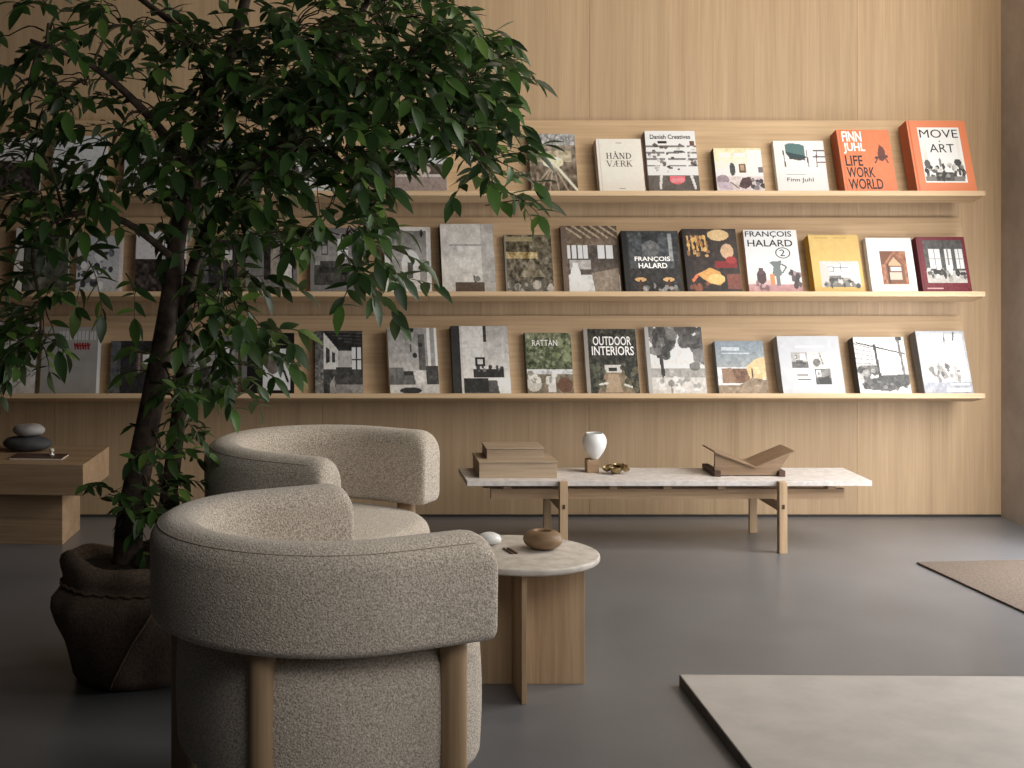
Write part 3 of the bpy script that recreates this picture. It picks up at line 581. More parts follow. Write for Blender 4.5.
# middle ledge
book(2, 11, 66, 228, .035, art_darkgreen, (186, 182, 178), 'dark green-grey book with a white spine edge, leftmost on the middle ledge')
book(2, 74, 120, 236, .03, art_sketch, (190, 186, 186), 'pale book with black sketch art, second from left on the middle ledge')
book(2, 133, 184, 232, .03, art_white1, (186, 184, 186), 'white and dark book directly behind the trunk on the middle ledge')
book(2, 199, 236, 236, .03, art_darkcharcoal, (60, 58, 58), 'dark narrow photo book right of the trunk on the middle ledge')
book(2, 244, 296, 231, .035, art_greyinset, (112, 110, 108), 'grey book with an upright inset photo right of the trunk on the middle ledge')
book(2, 309, 356, 228, .035, art_greymid, (150, 136, 128), 'book with pinkish spine behind the hanging leaf cluster on the middle ledge')
book(2, 384, 431, 227, .03, art_arch, (70, 66, 62), 'white-bordered book with an arched room photo on the middle ledge beside the hanging leaves')
book(2, 441, 495, 224, .045, art_marble, (46, 44, 42), 'pale marble-grey book with a dark washstand on the middle ledge', yaw=2)
book(2, 505, 553, 235, .03, art_outdoor1, (90, 86, 78), 'olive and stone photo book below the drooping leaves on the middle ledge')
book(2, 563, 620, 226, .035, art_kitchen, (112, 98, 86), 'brown rustic kitchen photo book with white vase on the middle ledge')
book(2, 624, 682, 231, .05, art_halarddark, (28, 27, 27), 'near-black book with white title and two stools on the middle ledge', yaw=2,
     titles=[T('FRANÇOIS', .2, .43, .82, .52, 'ink_white', .02), T('HALARD', .26, .535, .76, .62, 'ink_white', .02)])
book(2, 686, 741, 229, .045, art_food, (42, 32, 28), 'dark brown still-life book with golden pear shape on the middle ledge', yaw=2)
book(2, 748, 802, 230, .04, art_halardwhite, (150, 118, 100), 'white book with handwritten black title and jug on the middle ledge',
     titles=[T('FRANÇOIS', .03, .025, .9, .135, 'ink_black', .01), T('HALARD', .06, .165, .9, .275, 'ink_black', .01), T('2', .645, .325, .74, .43), ('ring', '', .56, .29, .84, .47, 'ink_black', 0)])
book(2, 813, 864, 235, .055, art_yellow, (186, 146, 56), 'mustard yellow book with a white room photo on the middle ledge', yaw=2)
book(2, 871, 917, 238, .035, art_cabin, (206, 202, 198), 'white book with a small brown cabin picture on the middle ledge')
book(2, 922, 971, 237, .05, art_maroon, (96, 30, 44), 'maroon book with a grey window photo, rightmost on the middle ledge')
# lowest ledge
book(3, -24, 33, 322, .035, art_stones, (160, 158, 158), 'pale stone-patterned book, leftmost on the lowest ledge')
book(3, 38, 97, 327, .035, art_plaingrey, (190, 188, 188), 'plain light grey book with red lettering, second from left on the lowest ledge')
book(3, 108, 158, 341, .03, art_darkcharcoal, (80, 80, 82), 'charcoal book with grey spine band just left of the trunk on the lowest ledge')
book(3, 188, 236, 336, .03, art_greymid, (120, 118, 118), 'grey photo book behind leaves just right of the trunk on the lowest ledge')
book(3, 240, 293, 333, .03, art_blackframe, (30, 28, 28), 'black book with a white inset picture above the far armchair on the lowest ledge')
book(3, 314, 362, 331, .03, art_bwroomdark, (100, 98, 96), 'black-and-white dark beamed room book above the far armchair on the lowest ledge')
book(3, 388, 438, 328, .045, art_sofa, (196, 182, 162), 'grey photo book with sofa and cream spine on the lowest ledge', yaw=5)
book(3, 452, 510, 326, .04, art_table, (50, 48, 46), 'book with dark spine and pale dining room photo on the lowest ledge', yaw=2)
book(3, 526, 573, 333, .03, art_rattan, (70, 66, 54), 'green garden photo book with pale pots on the lowest ledge', titles=[T('RATTAN', .16, .12, .7, .22, 'ink_white')])
book(3, 586, 639, 329, .035, art_outdoorint, (140, 134, 126), 'dark garden path book with large white two-line title on the lowest ledge', titles=[T('OUTDOOR', .17, .12, .9, .26, 'ink_white', .015), T('INTERIORS', .14, .275, .94, .415, 'ink_white', .015)])
book(3, 648, 706, 327, .035, art_treeview, (150, 150, 150), 'black-and-white book with a leafy tree on the lowest ledge')
book(3, 718, 767, 341, .045, art_farm, (104, 108, 112), 'blue and earth-brown farmhouse book, short, on the lowest ledge', titles=[])
book(3, 781, 844, 336, .06, art_fourphotos, (140, 140, 142), 'light grey book with four small photos on the lowest ledge', yaw=2)
book(3, 858, 910, 337, .06, art_bwloft, (62, 60, 58), 'black-and-white loft photo book, second from right on the lowest ledge', yaw=2)
book(3, 922, 972, 331, .06, art_glasslamp, (120, 122, 126), 'grey and white bright room book, rightmost on the lowest ledge', yaw=3)

# ---------------------------------------------------------------- armchairs
def u_path(a_end, Rm, n_arc=40, n_arm=8):
    pts = []
    for i in range(n_arm): pts.append((a_end + (0-a_end)*i/n_arm, -Rm))
    for i in range(n_arc+1):
        th = -math.pi/2 - math.pi*i/n_arc; pts.append((Rm*math.cos(th), Rm*math.sin(th)))
    for i in range(1, n_arm+1): pts.append((a_end*i/n_arm, Rm))
    return [Vector((x, y, 0)) for x, y in pts]

def rrect(hw, hh, rt, rb, n=7):   # rounded rectangle with softer top, CCW
    out = []
    for cx, cz, a0, r in ((hw-rt, hh-rt, 0, rt), (-hw+rt, hh-rt, 90, rt), (-hw+rb, -hh+rb, 180, rb), (hw-rb, -hh+rb, 270, rb)):
        for k in range(n+1):
            a = R(a0+90*k/n); out.append((cx+r*math.cos(a), cz+r*math.sin(a)))
    return out

def make_chair(label, a_end=.205, seat_a=.325, leg_a=.165):
    root = thing('boucle_armchair', label, 'armchair', group='beige armchairs with curved backs')
    # wraparound back band
    Rm, T_, Z0, Z1 = .313, .062, .445, .672
    path = u_path(a_end, Rm); hh = (Z1-Z0)/2; zc = (Z0+Z1)/2
    mb = MB(); rings = []; n = len(path)
    rr = .04
    frames = []
    for i, p in enumerate(path):
        d = (path[min(i+1, n-1)]-path[max(i-1, 0)]).normalized(); frames.append((p, d))
    seq = []
    p0, d0 = frames[0]; p1, d1 = frames[-1]
    E = .048; offs = [E*(1-(1-q_)**2) for q_ in (0, .2, .4, .55, .68, .78, .86, .92, .96, .985, 1.0)]
    ins_ = lambda o, r: r - math.sqrt(max(0, r*r - max(0, o-(E-r))**2))
    for o in offs[:0:-1]: seq.append((p0 - d0*o, d0, o))
    for p, d in frames: seq.append((p, d, 0))
    for o in offs[1:]: seq.append((p1 + d1*o, d1, o))
    for p, d, o in seq:
        nrm = Vector((d.y, -d.x, 0))
        if nrm.dot(p) < 0: nrm = -nrm
        iw, it, ib = ins_(o, .016), ins_(o, .046), ins_(o, .018)
        hw_, h2 = T_-iw, (2*hh-it-ib)/2; up_ = (ib-it)/2
        prof = [(u, z+up_) for u, z in rrect(hw_, h2, min(.055, hw_*.9), .02)]
        ring = []
        for u, z in prof:
            # crown slopes slightly: outside a touch fuller
            ring.append(mb.bm.verts.new((p.x+nrm.x*(u + .006*(1-(z/hh)**2)), p.y+nrm.y*(u + .006*(1-(z/hh)**2)), zc+z)))
        rings.append(ring)
    m = len(rings[0])
    for A, B in zip(rings, rings[1:]):
        for k in range(m): mb.bm.faces.new((A[k], A[(k+1) % m], B[(k+1) % m], B[k]))
    mb.bm.faces.new(rings[0]); mb.bm.faces.new(rings[-1])
    back = mb.build('backrest', M['boucle'], root, smooth=True)
    # piping seam around the top outer edge
    pts = []
    for p, d in frames:
        nrm = Vector((d.y, -d.x, 0)); nrm = nrm if nrm.dot(p) > 0 else -nrm
        pts.append((p.x+nrm.x*(T_-.0135), p.y+nrm.y*(T_-.0135), Z1-.0165))
    MB().tube(pts, .0012, 6).build('piping', M['seam'], back, smooth=True)
    for sg in (-1, 1):
        vs = []
        for k in range(10):
            z = Z0+.04+(Z1-Z0-.09)*k/9; rr_ = Rm-T_+.006*(1-((z-zc)/hh)**2); aa = R(sg*(131+5*k/9)); vs.append((rr_*math.cos(aa), rr_*math.sin(aa), z))
        MB().tube(vs, .0013, 6).build('back_seam', M['seam'], back, smooth=True)
    # seat cushion: superelliptic drum
    mb = MB(); seg = 72; ex = 2.6; A_, B_ = seat_a, .312; c0 = A_ - .30
    def out(sc, z, grow=0):
        ring = []
        for i in range(seg):
            a = 2*math.pi*i/seg; ca, sa = math.cos(a), math.sin(a)
            k = (abs(ca)**ex + abs(sa)**ex)**(-1/ex)
            ring.append(mb.bm.verts.new((c0+(A_*sc+grow)*k*ca, (B_*sc+grow)*k*sa, z)))
        return ring
    rs = []; zb, zt, r1, r0 = .128, .452, .05, .04
    for f in (.15, .5): rs.append(out(f, zb-.0))
    for k in range(7): a = R(-90+15*k); rs.append(out(1, zb+r0+r0*math.sin(a), -r0+r0*math.cos(a)))
    for k in range(1, 6): rs.append(out(1, zb+r0+(zt-.02-r1-zb-r0)*k/6, .004*math.sin(math.pi*k/6)))
    for k in range(7): a = R(15*k); rs.append(out(1, zt-.02-r1+r1*math.sin(a), -r1+r1*math.cos(a)))
    for f, dz in ((.6, .012), (.35, .018), (.1, .02)): rs.append(out(f, zt-.02+dz))
    for A, B in zip(rs, rs[1:]):
        for k in range(seg): mb.bm.faces.new((A[k], A[(k+1) % seg], B[(k+1) % seg], B[k]))
    mb.bm.faces.new(rs[0]); mb.bm.faces.new(rs[-1])
    mb.build('seat', M['boucle'], root, smooth=True)
    mb = MB(); mb.lathe([(0, .1), (.24, .1), (.245, .105), (.245, .14), (0, .14)], 40, (c0, 0, 0)); mb.build('seat_base', M['black'], root, smooth=True, angle=R(40))
    for a, v in ((-.24, -.215), (-.24, .215), (leg_a, -.312), (leg_a, .312)):
        MB().lathe([(0, 0), (.026, 0), (.028, .003), (.029, .02), (.029, .448), (0, .448)], 28, (a, v, 0)).build('leg', M['leg'], root, smooth=True, angle=R(40))
    return root

c1 = make_chair('beige boucle armchair nearest the camera, turned with its back to us', .192, .325)
c2 = make_chair('beige boucle armchair further back, behind the near armchair and beside the tree', .142, .288, .10)
c1.location = (.040, 3.40, 0); c1.rotation_euler.z = R(26.5)
c2.location = (.090, 4.53, 0); c2.rotation_euler.z = R(-31)

# ---------------------------------------------------------------- round side table
t = thing('side_table', 'round stone-topped side table with crossed oak panel base', 'side table', (.631, 4.32, 0))
mb = MB(); mb.lathe([(0, .36), (.222, .36), (.2275, .3635), (.229, .366), (.229, .3745), (.2275, .378), (.223, .38), (0, .38)], 96)
mb.build('tabletop', M['trav'], t, smooth=True, angle=R(50))
MB().box(-.0205, -.0065, -.19, .19, 0, .3595, bev=.0015).build('base_panel', M['oak_z'], t)
MB().box(-.205, -.021, -.007, .007, 0, .3595, bev=.0015).build('base_panel', M['oak_z'], t)
MB().box(-.006, .188, -.007, .007, 0, .3595, bev=.0015).build('base_panel', M['oak_z'], t)

mb = MB(); prof = []
for k in range(25):
    a = R(-90 + 158*k/24); prof.append((.055*abs(math.cos(a))**.75 + (.002 if 0 < k else 0), .028+.028*math.sin(a)))
prof[0] = (0, 0); prof += [(.0235, .0525), (.021, .049), (.022, .04), (.03, .03), (0, .02)]
o = mb.lathe(prof, 48).build('wooden_bowl', M['bowl'], None, smooth=True, loc=(.705, 4.355, .3803))
tag(o, 'squat turned brown wooden bowl with a small hole on the round side table', 'bowl')
mb = MB(); mb.lathe([(0, 0), (.022, 0), (.034, .008), (.036, .016), (.03, .026), (.016, .032), (0, .033)], 32)
o = mb.build('white_pebble', M['white_cer'], None, smooth=True, loc=(.558, 4.42, .3803)); tag(o, 'smooth white pebble on the round side table beside the armchair arm', 'stone')
for k, (x, y, lab) in enumerate(((.598, 4.315, 'small dark wooden stick on the round side table, left one of the pair'), (.611, 4.318, 'small dark wooden stick on the round side table, right one beside the bowl'))):
    o = MB().box(-.0035, .0035, -.034, .034, 0, .004, bev=.001).build('wooden_stick', M['walnut_dark'], None, loc=(x, y, .3803)); o.rotation_euler.z = R(14)
    tag(o, lab, 'stick', 'sticks on the side table')

# ---------------------------------------------------------------- low bench
BX0, BX1 = .67, 2.296
t = thing('low_bench', 'long low bench with pale stone top and oak trestle frame by the wall', 'bench', ((BX0+BX1)/2, 6.2, 0))
cx = (BX0+BX1)/2; Q = lambda x: x-cx
MB().box(Q(BX0), Q(BX1), -.18, .14, .264, .2845, bev=.0015).build('stone_top', M['white_stone'], t)
for y0 in (-.135, .105):
    MB().box(Q(.772), Q(2.202), y0, y0+.03, .204, .2455, bev=.0015).build('rail', M['oak_x'], t)
for px in (507, 613, 667, 721, 831):
    x = (px-CX)*6.06/F
    MB().box(Q(x)-.016, Q(x)+.016, -.15, .15, .246, .2635, bev=.001).build('joist', M['oak_y'], t)
for x in (1.053, 1.929):
    MB().box(Q(x)-.016, Q(x)+.016, -.215, -.1815, 0, .2855, bev=.0015).build('leg', M['oak_z'], t)
    MB().box(Q(x)-.016, Q(x)+.016, .1815, .2, 0, .2635, bev=.0015).build('leg', M['oak_z'], t)
    s_ = MB().box(Q(x)-.012, Q(x)+.012, -.181, .181, .165, .2035, bev=.001).build('stretcher', M['oak_y'], t)
    MB().box(Q(x)-.005, Q(x)+.005, -.2165, -.21, .178, .196).build('tenon_peg', M['walnut_dark'], s_)
ZT = .2848
# wooden boxes
def wood_box(x0, x1, y0, y1, z0, z1, label):
    t = thing('wooden_box', label, 'box', ((x0+x1)/2, (y0+y1)/2, z0), 0, 'wooden boxes on the bench')
    w, d, h = (x1-x0)/2, (y1-y0)/2, z1-z0
    MB().box(-w, w, -d, d, 0, h-.0075, bev=.0012).build('box_body', M['box'], t)
    MB().box(-w-.003, w+.003, -d-.003, d+.003, h-.0065, h, bev=.0012).build('lid', M['box'], t)
    MB().box(-w+.002, w-.002, -d+.002, d-.002, h-.0078, h-.006).build('lid_gap', M['black'], t)
wood_box(.727, 1.043, 6.085, 6.31, ZT, .353, 'larger pale oak lidded box on the left end of the bench, under the smaller one')
wood_box(.765, .998, 6.145, 6.30, .3533, .399, 'smaller pale oak lidded box stacked on the larger box')
o = MB().box(-.024, .024, -.03, .03, 0, .053, bev=.0012).build('wooden_block', M['oak_x'], None, loc=(1.214, 6.24, ZT)); tag(o, 'small oak block carrying the white vase on the bench', 'block')
mb = MB(); vp = [(0, 0), (.015, 0), (.018, .003), (.026, .014), (.038, .032), (.046, .05), (.05, .068), (.0495, .082), (.045, .095), (.038, .104), (.035, .108), (.0335, .109), (.032, .107), (.036, .1), (.043, .088), (.044, .07), (.03, .035), (0, .012)]
o = mb.lathe(vp, 48).build('white_vase', M['white_cer'], None, smooth=True, loc=(1.224, 6.235, ZT+.0533)); tag(o, 'round white ceramic vase tapering to a narrow foot on the oak block', 'vase')
t = thing('brass_ornament', 'small brass cluster of open cups on the bench beside the vase', 'ornament', (1.303, 6.19, ZT))
for k, (dx, dy, dz, rr, tl) in enumerate(((0, 0, 0, .028, 0), (-.03, .0, .012, .021, .5), (.03, -.008, .012, .021, -.6), (.012, .03, .016, .019, 0), (-.012, -.028, .01, .019, 0), (.038, .014, .024, .014, -.5))):
    cup = MB().lathe([(0, 0), (rr*.5, .001), (rr*.9, rr*.5), (rr, rr*1.0), (rr*.93, rr*1.0), (rr*.8, rr*.5), (0, rr*.18)], 20).build('cup', M['brass'], t, smooth=True, angle=R(60), loc=(dx, dy, dz))
    cup.rotation_euler = (0, -tl*.8, 0)
# folding book stand
SX = 1.85
t = thing('book_stand', 'walnut V-shaped book stand on the right part of the bench', 'book stand', (SX, 6.21, ZT)); q = lambda x: x-SX; zz = lambda z: z-ZT
def slab_xz(name, xa, za, xb, zb, th, y0, y1, mat):
    d = Vector((xb-xa, zb-za)).normalized(); n = Vector((-d.y, d.x))*th
    MB().prism([(q(xa), zz(za)), (q(xb), zz(zb)), (q(xb)+n.x, zz(zb)+n.y), (q(xa)+n.x, zz(za)+n.y)], y0, y1, .0008).build(name, mat, t)
slab_xz('left_wing', 1.690, .383, 1.859, .3195, .006, -.09, .09, M['walnut'])
slab_xz('right_wing', 1.8625, .3195, 2.02, .385, .006, -.09, .09, M['walnut'])
for ya, yb in ((-.078, -.062),):
    MB().prism([(q(1.696), .004), (q(1.945), .004), (q(2.005), zz(.3765)), (q(1.861), zz(.3165)), (q(1.696), zz(.3785))], ya, yb, .0008).build('support_board', M['walnut'], t)
for x in (1.703, 1.966): MB().box(q(x)-.013, q(x)+.013, -.095, .095, 0, .024, bev=.0015).build('foot', M['walnut_dark'], t)

# ---------------------------------------------------------------- low oak coffee table at the left
t = thing('coffee_table', 'block-shaped oak coffee table with overhanging top at the left edge', 'coffee table', (-.875, 6.05, 0), R(-5))
MB().box(-1.4, 0, 0, .49, .2195, .344, bev=.0015).build('table_top', M['oak_x'], t)
MB().box(-1.3, -.107, .09, .40, 0, .219, bev=.0015).build('pedestal', M['oak_x'], t)
def pebble(name, mat, rx, ry, h, loc, label, rz=0):
    mb = MB(); pr = []
    for k in range(17):
        a = R(-90+180*k/16); pr.append((abs(math.cos(a))**.7, .5+.5*math.sin(a)))
    pr[0] = (0, 0); pr[-1] = (0, 1)
    mb.lathe([(r, z*h) for r, z in pr], 40)
    for v in mb.bm.verts: v.co.x *= rx; v.co.y *= ry; v.co.z += .0015*math.sin(v.co.x*60)
    o = mb.build(name, mat, None, smooth=True, loc=loc); o.rotation_euler.z = rz; tag(o, label, 'stone')
pebble('smooth_stone', M['dark_stone'], .105, .075, .062, (-1.166, 6.42, .3455), 'large flat charcoal stone on the left coffee table, under the grey one')
pebble('smooth_stone', M['grey_stone'], .069, .055, .052, (-1.16, 6.42, .4075), 'smaller light grey stone lying on the charcoal stone')
t = thing('magazine', 'thin dark magazine with pale page edges on the left coffee table', 'magazine', (-1.085, 6.235, .3442), R(-4))
MB().box(-.11, .11, -.06, .06, .0003, .006).build('page_block', M['pages'], t)
MB().box(-.11, .112, -.0605, .06, .0062, .0075).build('cover', M['walnut_dark'], t)
mb = MB(); mb.lathe([(0, 0), (.012, 0), (.013, .003), (.006, .008), (.007, .014), (.012, .02), (.009, .027), (0, .029)], 24)
o = mb.build('glass_stopper', M['glass'], None, smooth=True, loc=(-1.035, 6.25, .352)); tag(o, 'tiny shiny pale glass ornament on the dark magazine', 'ornament')

# ---------------------------------------------------------------- foreground slab and jute mat
A0 = (680-CX)*4.30/F
o = MB().box(0, 2.0, -1.75, 0, 0, .031, bev=.0015).build('stone_platform', M['slab'], None, loc=(A0, 4.30, 0.0005)); o.rotation_euler.z = R(-1.0)
MB().box(-.0022, -.0002, -1.75, 0, 0, .0295).build('edge_shade', M['slab_side_shade'], o)  # dark strip paints in the shade on the slab's unlit left side
tag(o, 'pale grey flat stone platform lying on the floor in the right foreground', 'platform')
mb = MB(); mb.box(0, .66, -1.2, 0, 0, .008, bev=.002)
o = mb.build('jute_mat', M['jute'], None, loc=(2.388, 5.81, .0005)); o.rotation_euler.z = R(5)
tag(o, 'brown woven jute doormat on the floor at the right edge', 'mat')

# ---------------------------------------------------------------- potted tree
TX, TY = -.49, 4.40
tree = thing('potted_tree', 'tall leafy ficus tree in a brown burlap-wrapped pot left of the armchairs', 'tree', (TX, TY, 0))
def fold(r, z, a, k):
    w = .5*math.sin(3*a+1.2+z*9) + .3*math.sin(7*a+z*14+.6) + .25*math.sin(11*a-z*20)
    amp = .016*min(1, z/.05+.25)
    if z > .25: amp *= .6
    a0 = -1.17 - .68*(1-min(1, z/.27)); dd = (a-2*math.pi if a > math.pi else a) - a0
    if z < .272: w += .9*math.exp(-(dd/.13)**2) - .8*math.exp(-((dd-.33)/.22)**2)
    zz_ = z + (.016*math.sin(2*a+.7)+.01*math.sin(5*a+2) if z > .3 else 0)
    return r + amp*w, zz_
sack = [(0, .002), (.12, .002), (.165, .004), (.178, .03), (.185, .07), (.2, .12), (.218, .17), (.228, .21), (.226, .24), (.212, .262), (.199, .275), (.196, .285), (.2, .298), (.207, .315), (.209, .335), (.203, .352), (.192, .36), (.182, .355), (.178, .34), (.176, .31), (.172, .29), (0, .288)]
mb = MB(); mb.lathe(sack, 96, fx=fold); pot = mb.build('pot_wrap', M['burlap'], tree, smooth=True)
tw = []
for k in range(97):
    a = 2*math.pi*k/96; rr, _ = fold(.1985, .282, a, 0); tw.append(((rr+.005)*math.cos(a), (rr+.005)*math.sin(a), .28+.003*math.sin(a*30)))
MB().tube(tw, [.0055+.0015*math.sin(k*2.1) for k in range(97)], 6).build('twine', M['rope'], pot, smooth=True)
sm = []
for k in range(14):
    z = .012+.255*k/13; a = -1.17 - .68*(1-min(1, z/.27))
    i = [s for s in sack if s[0] > .1]; rr = np.interp(z, [s[1] for s in i[1:13]], [s[0] for s in i[1:13]]); r2, _ = fold(rr, z, a, 0); sm.append(((r2+.001)*math.cos(a), (r2+.001)*math.sin(a), z))
MB().tube(sm, .0035, 6).build('seam', M['seam_light'], pot, smooth=True)
mb = MB(); mb.lathe([(0, .335), (.1, .332), (.165, .322), (.17, .315), (.17, .295), (0, .295)], 48, fx=lambda r, z, a, k: (r, z+.005*math.sin(9*a+k*3)))
mb.build('soil', M['soil'], tree, smooth=True)

def W(px, py, dy=0.0): v = P(px, py, TY+dy); return Vector((v.x-TX, v.y-TY, v.z))
def smooth_path(pts, n=6):
    out = []
    for i in range(len(pts)-1):
        p0, p1, p2, p3 = pts[max(i-1, 0)], pts[i], pts[i+1], pts[min(i+2, len(pts)-1)]
        for k in range(n):
            t_ = k/n; out.append(.5*((2*p1)+(p2-p0)*t_+(2*p0-5*p1+4*p2-p3)*t_*t_+(3*p1-p0-3*p2+p3)*t_**3))
    out.append(pts[-1]); return out
def limb(spec, r0, r1, name, mat, seg=10):
    pts = smooth_path([W(*s) for s in spec]); n = len(pts)
    MB().tube(pts, [r0+(r1-r0)*(i/(n-1))**.8 for i in range(n)], seg).build(name, mat, tree, smooth=True)
    return pts
LIMB = []
LIMB += limb([(128, 563, -.02), (130, 520, -.02), (143, 450, 0), (157, 375, 0), (170, 300, .02), (178, 235, .03), (192, 170, .03), (214, 100, .05), (238, 30, .05), (258, -70, .02), (265, -160, 0)], .046, .012, 'trunk', M['bark'], 16)
LIMB += limb([(160, 560, .06), (168, 500, .06), (177, 430, .06), (183, 370, .05), (186, 300, .02), (205, 235, -.03), (245, 175, -.08), (310, 118, -.12), (380, 70, -.15), (440, 40, -.15)], .03, .009, 'trunk', M['bark'], 14)
LIMB += limb([(192, 170, .03), (145, 112, -.08), (92, 66, -.12), (30, 40, -.15)], .018, .005, 'branch', M['bark'])
LIMB += limb([(300, 126, -.12), (385, 104, -.2), (455, 125, -.22), (492, 165, -.25)], .016, .004, 'branch', M['bark'])
LIMB += limb([(177, 262, .02), (125, 222, -.1), (72, 214, -.15), (34, 245, -.2), (42, 310, -.22)], .013, .004, 'branch', M['bark'])
LIMB += limb([(255, 165, -.08), (325, 150, -.2), (360, 200, -.25), (368, 265, -.28)], .012, .004, 'branch', M['bark'])
LIMB += limb([(184, 320, .03), (222, 310, -.05), (242, 350, -.1)], .009, .003, 'branch', M['bark'])
LIMB += limb([(214, 100, .05), (190, 40, .15), (130, -10, .2), (80, -60, .2)], .016, .005, 'branch', M['bark'])
LIMB += limb([(310, 118, -.12), (345, 40, .05), (390, -40, .1), (400, -110, .1)], .016, .005, 'branch', M['bark'])

rnd = random.Random(5)
lv, lf, lc = [], [], []
S_ = (0, .12, .32, .55, .78, .93, 1.0); WD = (.05, .3, .48, .46, .27, .1, .0)
def leaf(p, d, up, L, wd, curl, col):
    d = d.normalized(); side = d.cross(up)
    if side.length < 1e-3: side = d.orthogonal()
    side.normalize(); nrm = side.cross(d).normalized()
    base = len(lv); pos = p.copy(); stepdir = d.copy(); prev = 0
    for s, w_ in zip(S_, WD):
        stepdir = (d*math.cos(curl*s) - nrm*math.sin(curl*s)); pos = pos + stepdir*(s-prev)*L; prev = s
        hw = w_*wd; f = .22*hw
        lv.append(pos + side*hw + nrm*f); lv.append(pos.copy()); lv.append(pos - side*hw + nrm*f)
    for k in range(len(S_)-1):
        a = base+3*k
        lf.append((a, a+3, a+4, a+1)); lf.append((a+1, a+4, a+5, a+2)); lc.append(col); lc.append(col)
twigs = MB()
DOWN = Vector((0, 0, -1))
def leafcol():
    u = rnd.random()
    if u < .08: base = (96, 122, 58)
    elif u < .42: base = (62, 88, 40)
    else: base = (42, 62, 32)
    k = rnd.uniform(.92, 1.4); return lin(tuple(min(255, c*k) for c in base))
def twig(p, d, n, big=1.0, droop=.5):
    step = .026*big; pts = [p.copy()]; d = d.normalized(); pos = p.copy(); sgn = 1
    for i in range(n):
        d = (d + DOWN*droop*.2 + Vector((rnd.uniform(-.12, .12), rnd.uniform(-.12, .12), rnd.uniform(-.06, .06)))).normalized()
        pos = pos + d*step; pts.append(pos.copy())
        hs = d.cross(Vector((0, 0, 1)))
        if hs.length < .15: hs = Vector((rnd.uniform(-1, 1), rnd.uniform(-1, 1), .01))
        hs.normalize(); sgn = -sgn
        ld = d*rnd.uniform(.3, .8) + hs*sgn*.75 + DOWN*rnd.uniform(-.55, .8) + Vector((rnd.uniform(-.3, .3), rnd.uniform(-.3, .3), 0))
        up = Vector((rnd.uniform(-.9, .9), rnd.uniform(-1, .7), 1))
        L = rnd.uniform(.05, .082)*big
        leaf(pos, ld, up, L, L*rnd.uniform(.36, .46), rnd.uniform(.1, .7), leafcol())
    leaf(pos, d + DOWN*.3, Vector((rnd.uniform(-.4, .4), -.5, 1)), .085*big, .034*big, .4, leafcol())
    twigs.tube(pts, [.0022*(1-.6*i/len(pts)) for i in range(len(pts))], 4, cap=False)
def near(v): return min(LIMB, key=lambda q_: (q_-v).length_squared)
# (px, py, rx, ry, twigs, depth centre, depth spread)
CL = [
 (290,38,80,48,38,-.05,.32),(385,30,68,38,36,-.05,.32),(440,55,30,30,16,-.15,.18),(458,70,20,22,13,-.2,.1),(476,75,8,14,5,-.22,.05),(335,98,66,34,28,-.15,.28),(250,100,55,45,26,0,.3),
 (410,80,30,24,13,-.2,.18),(450,115,16,20,9,-.22,.1),(470,120,6,12,4,-.24,.05),(468,150,10,12,5,-.25,.06),(482,160,6,8,4,-.25,.04),(468,182,3,3,1,-.25,.03),(502,190,4,4,2,-.25,.03),(484,205,3,3,1,-.25,.02),(478,140,4,4,2,-.25,.03),
 (345,145,32,30,18,-.22,.16),(340,195,22,28,14,-.26,.1),(345,235,16,16,8,-.28,.06),(358,268,10,8,4,-.28,.03),(295,145,36,34,14,-.1,.2),
 (165,112,60,45,20,-.05,.28),(112,146,46,28,12,-.1,.22),(225,170,48,38,26,-.03,.22),(190,200,34,34,14,-.02,.2),
 (50,30,50,30,8,-.1,.25),(125,25,55,28,11,0,.28),(28,85,28,30,6,-.15,.18),(90,85,44,28,9,-.1,.2),(195,38,50,34,15,.05,.25),
 (38,148,32,20,7,-.15,.15),(45,210,30,24,11,-.2,.14),(92,205,26,18,4,-.15,.1),(46,262,18,20,7,-.22,.08),(42,310,20,22,11,-.22,.06),(40,345,16,14,8,-.22,.05),(85,255,12,12,3,-.2,.05),(122,272,5,5,1,-.1,.03),
 (232,240,26,30,11,-.06,.12),(224,290,22,26,9,-.08,.1),(238,335,20,16,6,-.1,.08),(198,300,12,30,5,-.04,.08),(225,370,16,12,5,-.08,.06),
 (172,385,12,24,7,-.06,.05),(188,415,14,14,5,-.08,.05),(160,448,18,20,9,-.06,.06),(150,490,20,16,10,-.06,.06),(104,492,10,6,3,-.05,.04),(162,512,16,12,8,-.1,.05),(135,520,14,8,4,-.1,.04),
 (350,-70,140,45,30,0,.33),(150,-70,110,45,18,.05,.3),(260,-150,120,40,20,0,.3),
]
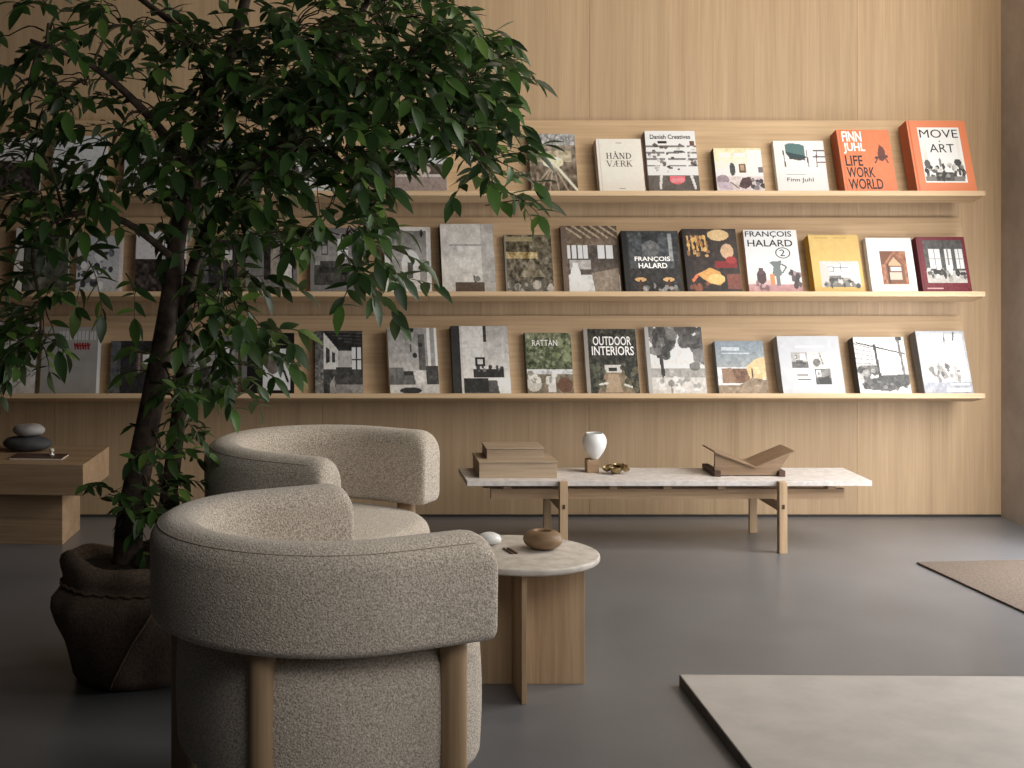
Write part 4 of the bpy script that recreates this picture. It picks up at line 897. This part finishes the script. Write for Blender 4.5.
for px, py, rx, ry, nt_, dy, sp in CL:
    c = W(px, py, dy); a = near(c)
    hub = None
    if (c-a).length > .06 and nt_ > 3:
        mid = (a+c)/2 + Vector((0, 0, .04)); pts = smooth_path([a, mid, c], 4); twigs.tube(pts, [.0055-.003*i/len(pts) for i in range(len(pts))], 6, cap=False)
    for _ in range(int(nt_*1.32+.5)):
        while True:
            u, v = rnd.uniform(-1, 1), rnd.uniform(-1, 1)
            if u*u+v*v <= 1: break
        p = W(px+u*rx, py+v*ry, dy+rnd.uniform(-sp, sp))
        outw = p-c; outw.z *= .5; axis = Vector((p.x, p.y, 0))
        d = outw.normalized()*.7 + (axis.normalized()*.35 if axis.length > .05 else Vector()) + Vector((rnd.uniform(-.5, .5), rnd.uniform(-.5, .5), rnd.uniform(-.25, .45)))
        if nt_ > 3 and rnd.random() < .5:
            pts = smooth_path([c+(p-c)*.15, (c+p)/2+Vector((0, 0, .02)), p], 3); twigs.tube(pts, [.003, .0028, .0026, .0024, .0022, .002, .002][:len(pts)], 4, cap=False)
        low = py > 390
        twig(p, d, rnd.randint(3, 5) if low else rnd.randint(5, 8), rnd.uniform(.62, .85) if low else rnd.uniform(.85, 1.1), .5 if low else rnd.uniform(0, .75))
twigs.build('twigs', M['twig'], tree, smooth=True)
me = bpy.data.meshes.new('foliage'); me.from_pydata([tuple(v) for v in lv], [], lf)
at = me.attributes.new('tone', 'FLOAT_COLOR', 'CORNER'); at.data.foreach_set('color', np.repeat(np.array(lc, np.float32), 4, axis=0).ravel())
me.polygons.foreach_set('use_smooth', [True]*len(me.polygons)); me.materials.append(M['leaf'])
fo = bpy.data.objects.new('foliage', me); COL.objects.link(fo); fo.parent = tree
print('leaves', len(lf)//12)

# ---------------------------------------------------------------- light
def area(name, loc, target, sx, sy, power, col):
    l = bpy.data.lights.new(name, 'AREA'); l.shape = 'RECTANGLE'; l.size = sx; l.size_y = sy; l.energy = power; l.color = col
    o = bpy.data.objects.new(name, l); COL.objects.link(o); o.location = loc
    o.rotation_euler = (Vector(target)-Vector(loc)).to_track_quat('-Z', 'Y').to_euler(); return o
area('door_daylight', (3.12, 4.75, .75), (.4, 4.95, .5), 2.2, 1.4, 15, (1, .995, 1))
area('door_sill_daylight', (3.13, 5.55, .7), (2.2, 6.1, 0), .8, 1.0, 30, (.97, .98, 1))
area('high_window_daylight', (3.12, 4.7, 2.2), (.6, 5.2, 1.3), 2.4, 1.2, 72, (1, .965, .91))
area('front_window_daylight', (2.7, 1.3, 2.1), (1.3, 5.0, .8), 2.2, 2.0, 28, (1, .98, .96))
area('wall_wash', (2.4, 5.4, 4.0), (2.2, 6.7, 1.9), 2.0, .6, 36, (1, .87, .68))
area('room_bounce', (.85, 1.5, 2.15), (.15, 3.3, .45), 1.0, .9, 15, (1, .97, .93))
w = bpy.data.worlds.new('World'); SC.world = w; w.use_nodes = True
w.node_tree.nodes['Background'].inputs[0].default_value = (.92, .96, 1, 1); w.node_tree.nodes['Background'].inputs[1].default_value = .008

# ---------------------------------------------------------------- camera
cam = bpy.data.cameras.new('camera'); co = bpy.data.objects.new('camera', cam); COL.objects.link(co)
co.location = (0, 0, H); co.rotation_euler = (R(90), 0, 0)
cam.sensor_width = 36; cam.lens = F/1024*36; cam.shift_x = (512-CX)/1024; cam.shift_y = (CY-384)/1024
SC.camera = co
SC.view_settings.view_transform = 'Standard'; SC.view_settings.look = 'None'; SC.view_settings.exposure = 0.0
SC.cycles.use_denoising = True; SC.cycles.max_bounces = 6; SC.cycles.diffuse_bounces = 3; SC.cycles.sample_clamp_indirect = 4
